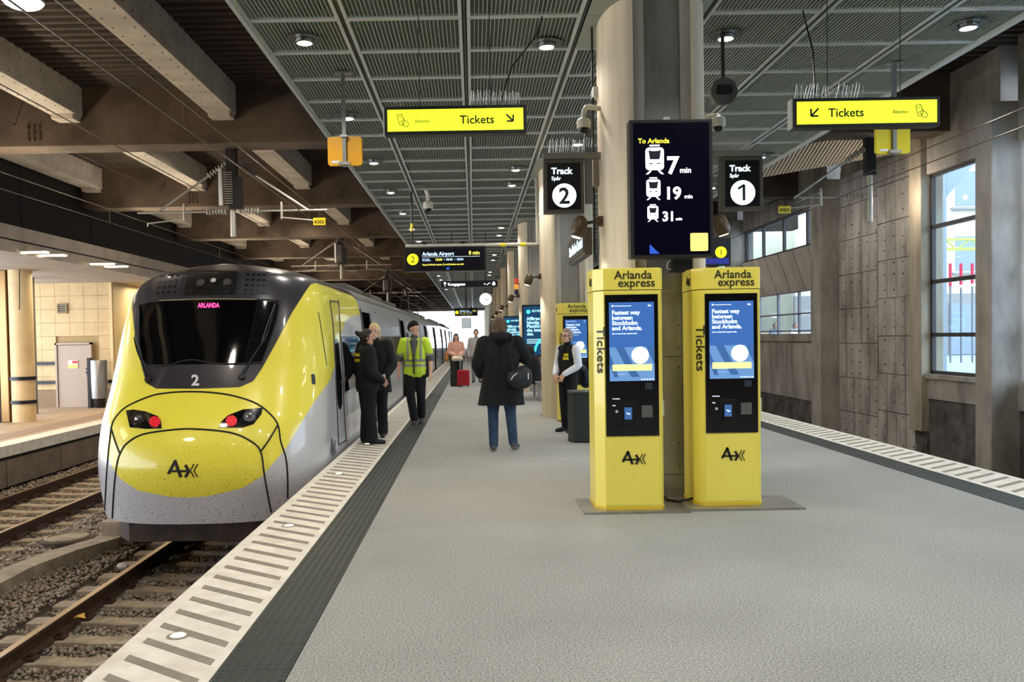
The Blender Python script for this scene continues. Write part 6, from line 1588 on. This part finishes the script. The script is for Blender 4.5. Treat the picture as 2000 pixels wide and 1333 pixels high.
a = at(1138, 735, 14.1); blob('cloth', [(X3(J, (-.27, -.04, 1.10)), a+Vector((0, 0, .14)), .05, .06), (a+Vector((0, 0, .14)), a+Vector((.05, 0, -.1)), .06, .10), (a+Vector((.05, 0, -.1)), a+Vector((.14, 0, -.14)), .07, .03)], navyc, jk, Matrix.Identity(4), .012, 3)
# 6 woman in pink jacket with red suitcase
J = person('person in a salmon pink jacket with long hair and cream bag holding a red suitcase', (-.56, 27.5), 3.3, 1.64, el=[(-.24, .02, 1.14), (.25, .0, 1.14)], wr=[(-.10, .2, 1.06), (.06, .2, 1.05)], headpitch=-.2, vox=.016)
legs(J, mat('dark_green_trousers', (44, 52, 52), .9), 'trousers', .05, .03); shoes(J, shoeb); top(J, mat('salmon_jacket', (224, 170, 150), .8), 'jacket', .035); hair(J, brownhair, 'long')
cg = thing('handbag', 'cream handbag held by the person in the salmon jacket', 'bag', X3(J, (.0, .25, .95))); blob('bag_body', [((-.10, .26, .94), (.12, .26, .94), .09, .09)], mat('cream_bag', (226, 214, 190), .7), cg, J['X'], .016, 3)
ob = thing('shoulder_bag', 'orange brown bag on the shoulder of the person in the salmon jacket', 'bag', X3(J, (.3, 0, 1.0))); blob('bag_body', [((.31, -.03, 1.15), (.33, .02, .93), .06, .08)], mat('tan_bag', (196, 120, 50), .6), ob, J['X'], .016, 3)
su = thing('suitcase', 'red hard shell suitcase standing on the tactile strip beside its owner', 'suitcase', (-.34, 27.0, 0))
a = at(893, 755, 27.0); b_ = at(917, 723, 27.0); rs = mat('suitcase_red', (176, 26, 44), .35)
MB().box(a.x, b_.x, 26.9, 27.15, .05, .53).build('shell', rs, su, bevel=.04)
mb = MB()
for i in range(5): mb.box(a.x+.05+i*.065, a.x+.075+i*.065, 26.89, 26.9, .1, .48)
mb.build('rib', mat('suitcase_dark_red', (140, 16, 34), .4), su)
mb = MB()
for x in (a.x+.1, b_.x-.1): mb.cone((x, 27.12, .52), (x, 27.12, .98), .01, .01, 6)
mb.tube([(a.x+.1, 27.12, .98), (b_.x-.1, 27.12, .98)], .014, 6); mb.build('handle', alu, su)
mb = MB()
for x in (a.x+.05, b_.x-.05):
    for y in (26.93, 27.12): mb.cone((x-.012, y, .028), (x+.012, y, .028), .028, .028, 10)
mb.build('wheel', black, su)
# 7 far man partly hidden
J = person('person in grey with dark cap mostly hidden behind the long black coat', (.08, 29.5), math.pi, 1.78, vox=.016); legs(J, mat('grey_trousers', (120, 124, 130), .9)); shoes(J, shoeb); top(J, mat('pale_jacket', (170, 166, 160), .9), 'jacket', .035); hair(J, darkhair)
# 8 seated person behind second column
J = person('seated person in black with a paper, half hidden behind the second column', (1.50, 21.3), 1.3, 1.7, hip=[(-.09, 0, .50), (.09, 0, .50)], kn=[(-.10, .42, .50), (.10, .42, .50)], an=[(-.10, .40, .085), (.10, .40, .085)], sh=[(-.185, .06, 1.03), (.185, .06, 1.03)],
           el=[(-.24, .14, .76), (.24, .14, .76)], wr=[(-.12, .36, .78), (.12, .36, .78)], hd=(0, .14, 1.22), headpitch=-.4, vox=.016)
legs(J, blackc); shoes(J, shoeb); top(J, blackc, 'coat', .05); hair(J, darkhair)
pa = thing('paper', 'pale folded paper held by the seated person', 'paper', X3(J, (0, .42, .8)))
MB().add([X3(J, q) for q in ((-.12, .38, .72), (.12, .38, .72), (.12, .5, .95), (-.12, .5, .95), (-.12, .385, .717), (.12, .385, .717), (.12, .505, .947), (-.12, .505, .947))], [(0, 1, 2, 3), (4, 7, 6, 5), (0, 4, 5, 1), (1, 5, 6, 2), (2, 6, 7, 3), (3, 7, 4, 0)]).build('sheet', white, pa)
# two people outside the low window
for u, v, m, lab, hm in ((1514, 652, mat('blue_grey_coat', (110, 130, 150), .8), 'person in a blue grey coat outside the low window at left', greyh), (1553, 652, mat('cream_coat', (206, 200, 204), .8), 'person in a cream coat outside the low window at right', greyh)):
    p = at(u, 640, 34.); J = person(lab, (p.x, 34.), math.pi+.4, 1.72, el=[(-.27, .05, 1.15), (.3, .06, 1.16)], wr=[(-.2, .25, 1.0), (.3, .28, 1.02)], vox=.02)
    for o in [J['root']]: o.location.z = .15
    legs(J, navyc); top(J, m, 'coat', .04, coat=.1); hair(J, hm); shoes(J, shoeb)

# small repeated pieces too small to pick apart
for o in list(bpy.data.objects):
    b_ = o.name.split('.')[0]
    if o.type == 'MESH' and b_ in ('clamp', 'fastening', 'grille_hole', 'mount', 'suspension_wire', 'screw', 'eyebrow', 'tail_light', 'wheel', 'strap', 'door_lock', 'tie_mark'): o['kind'] = 'stuff'
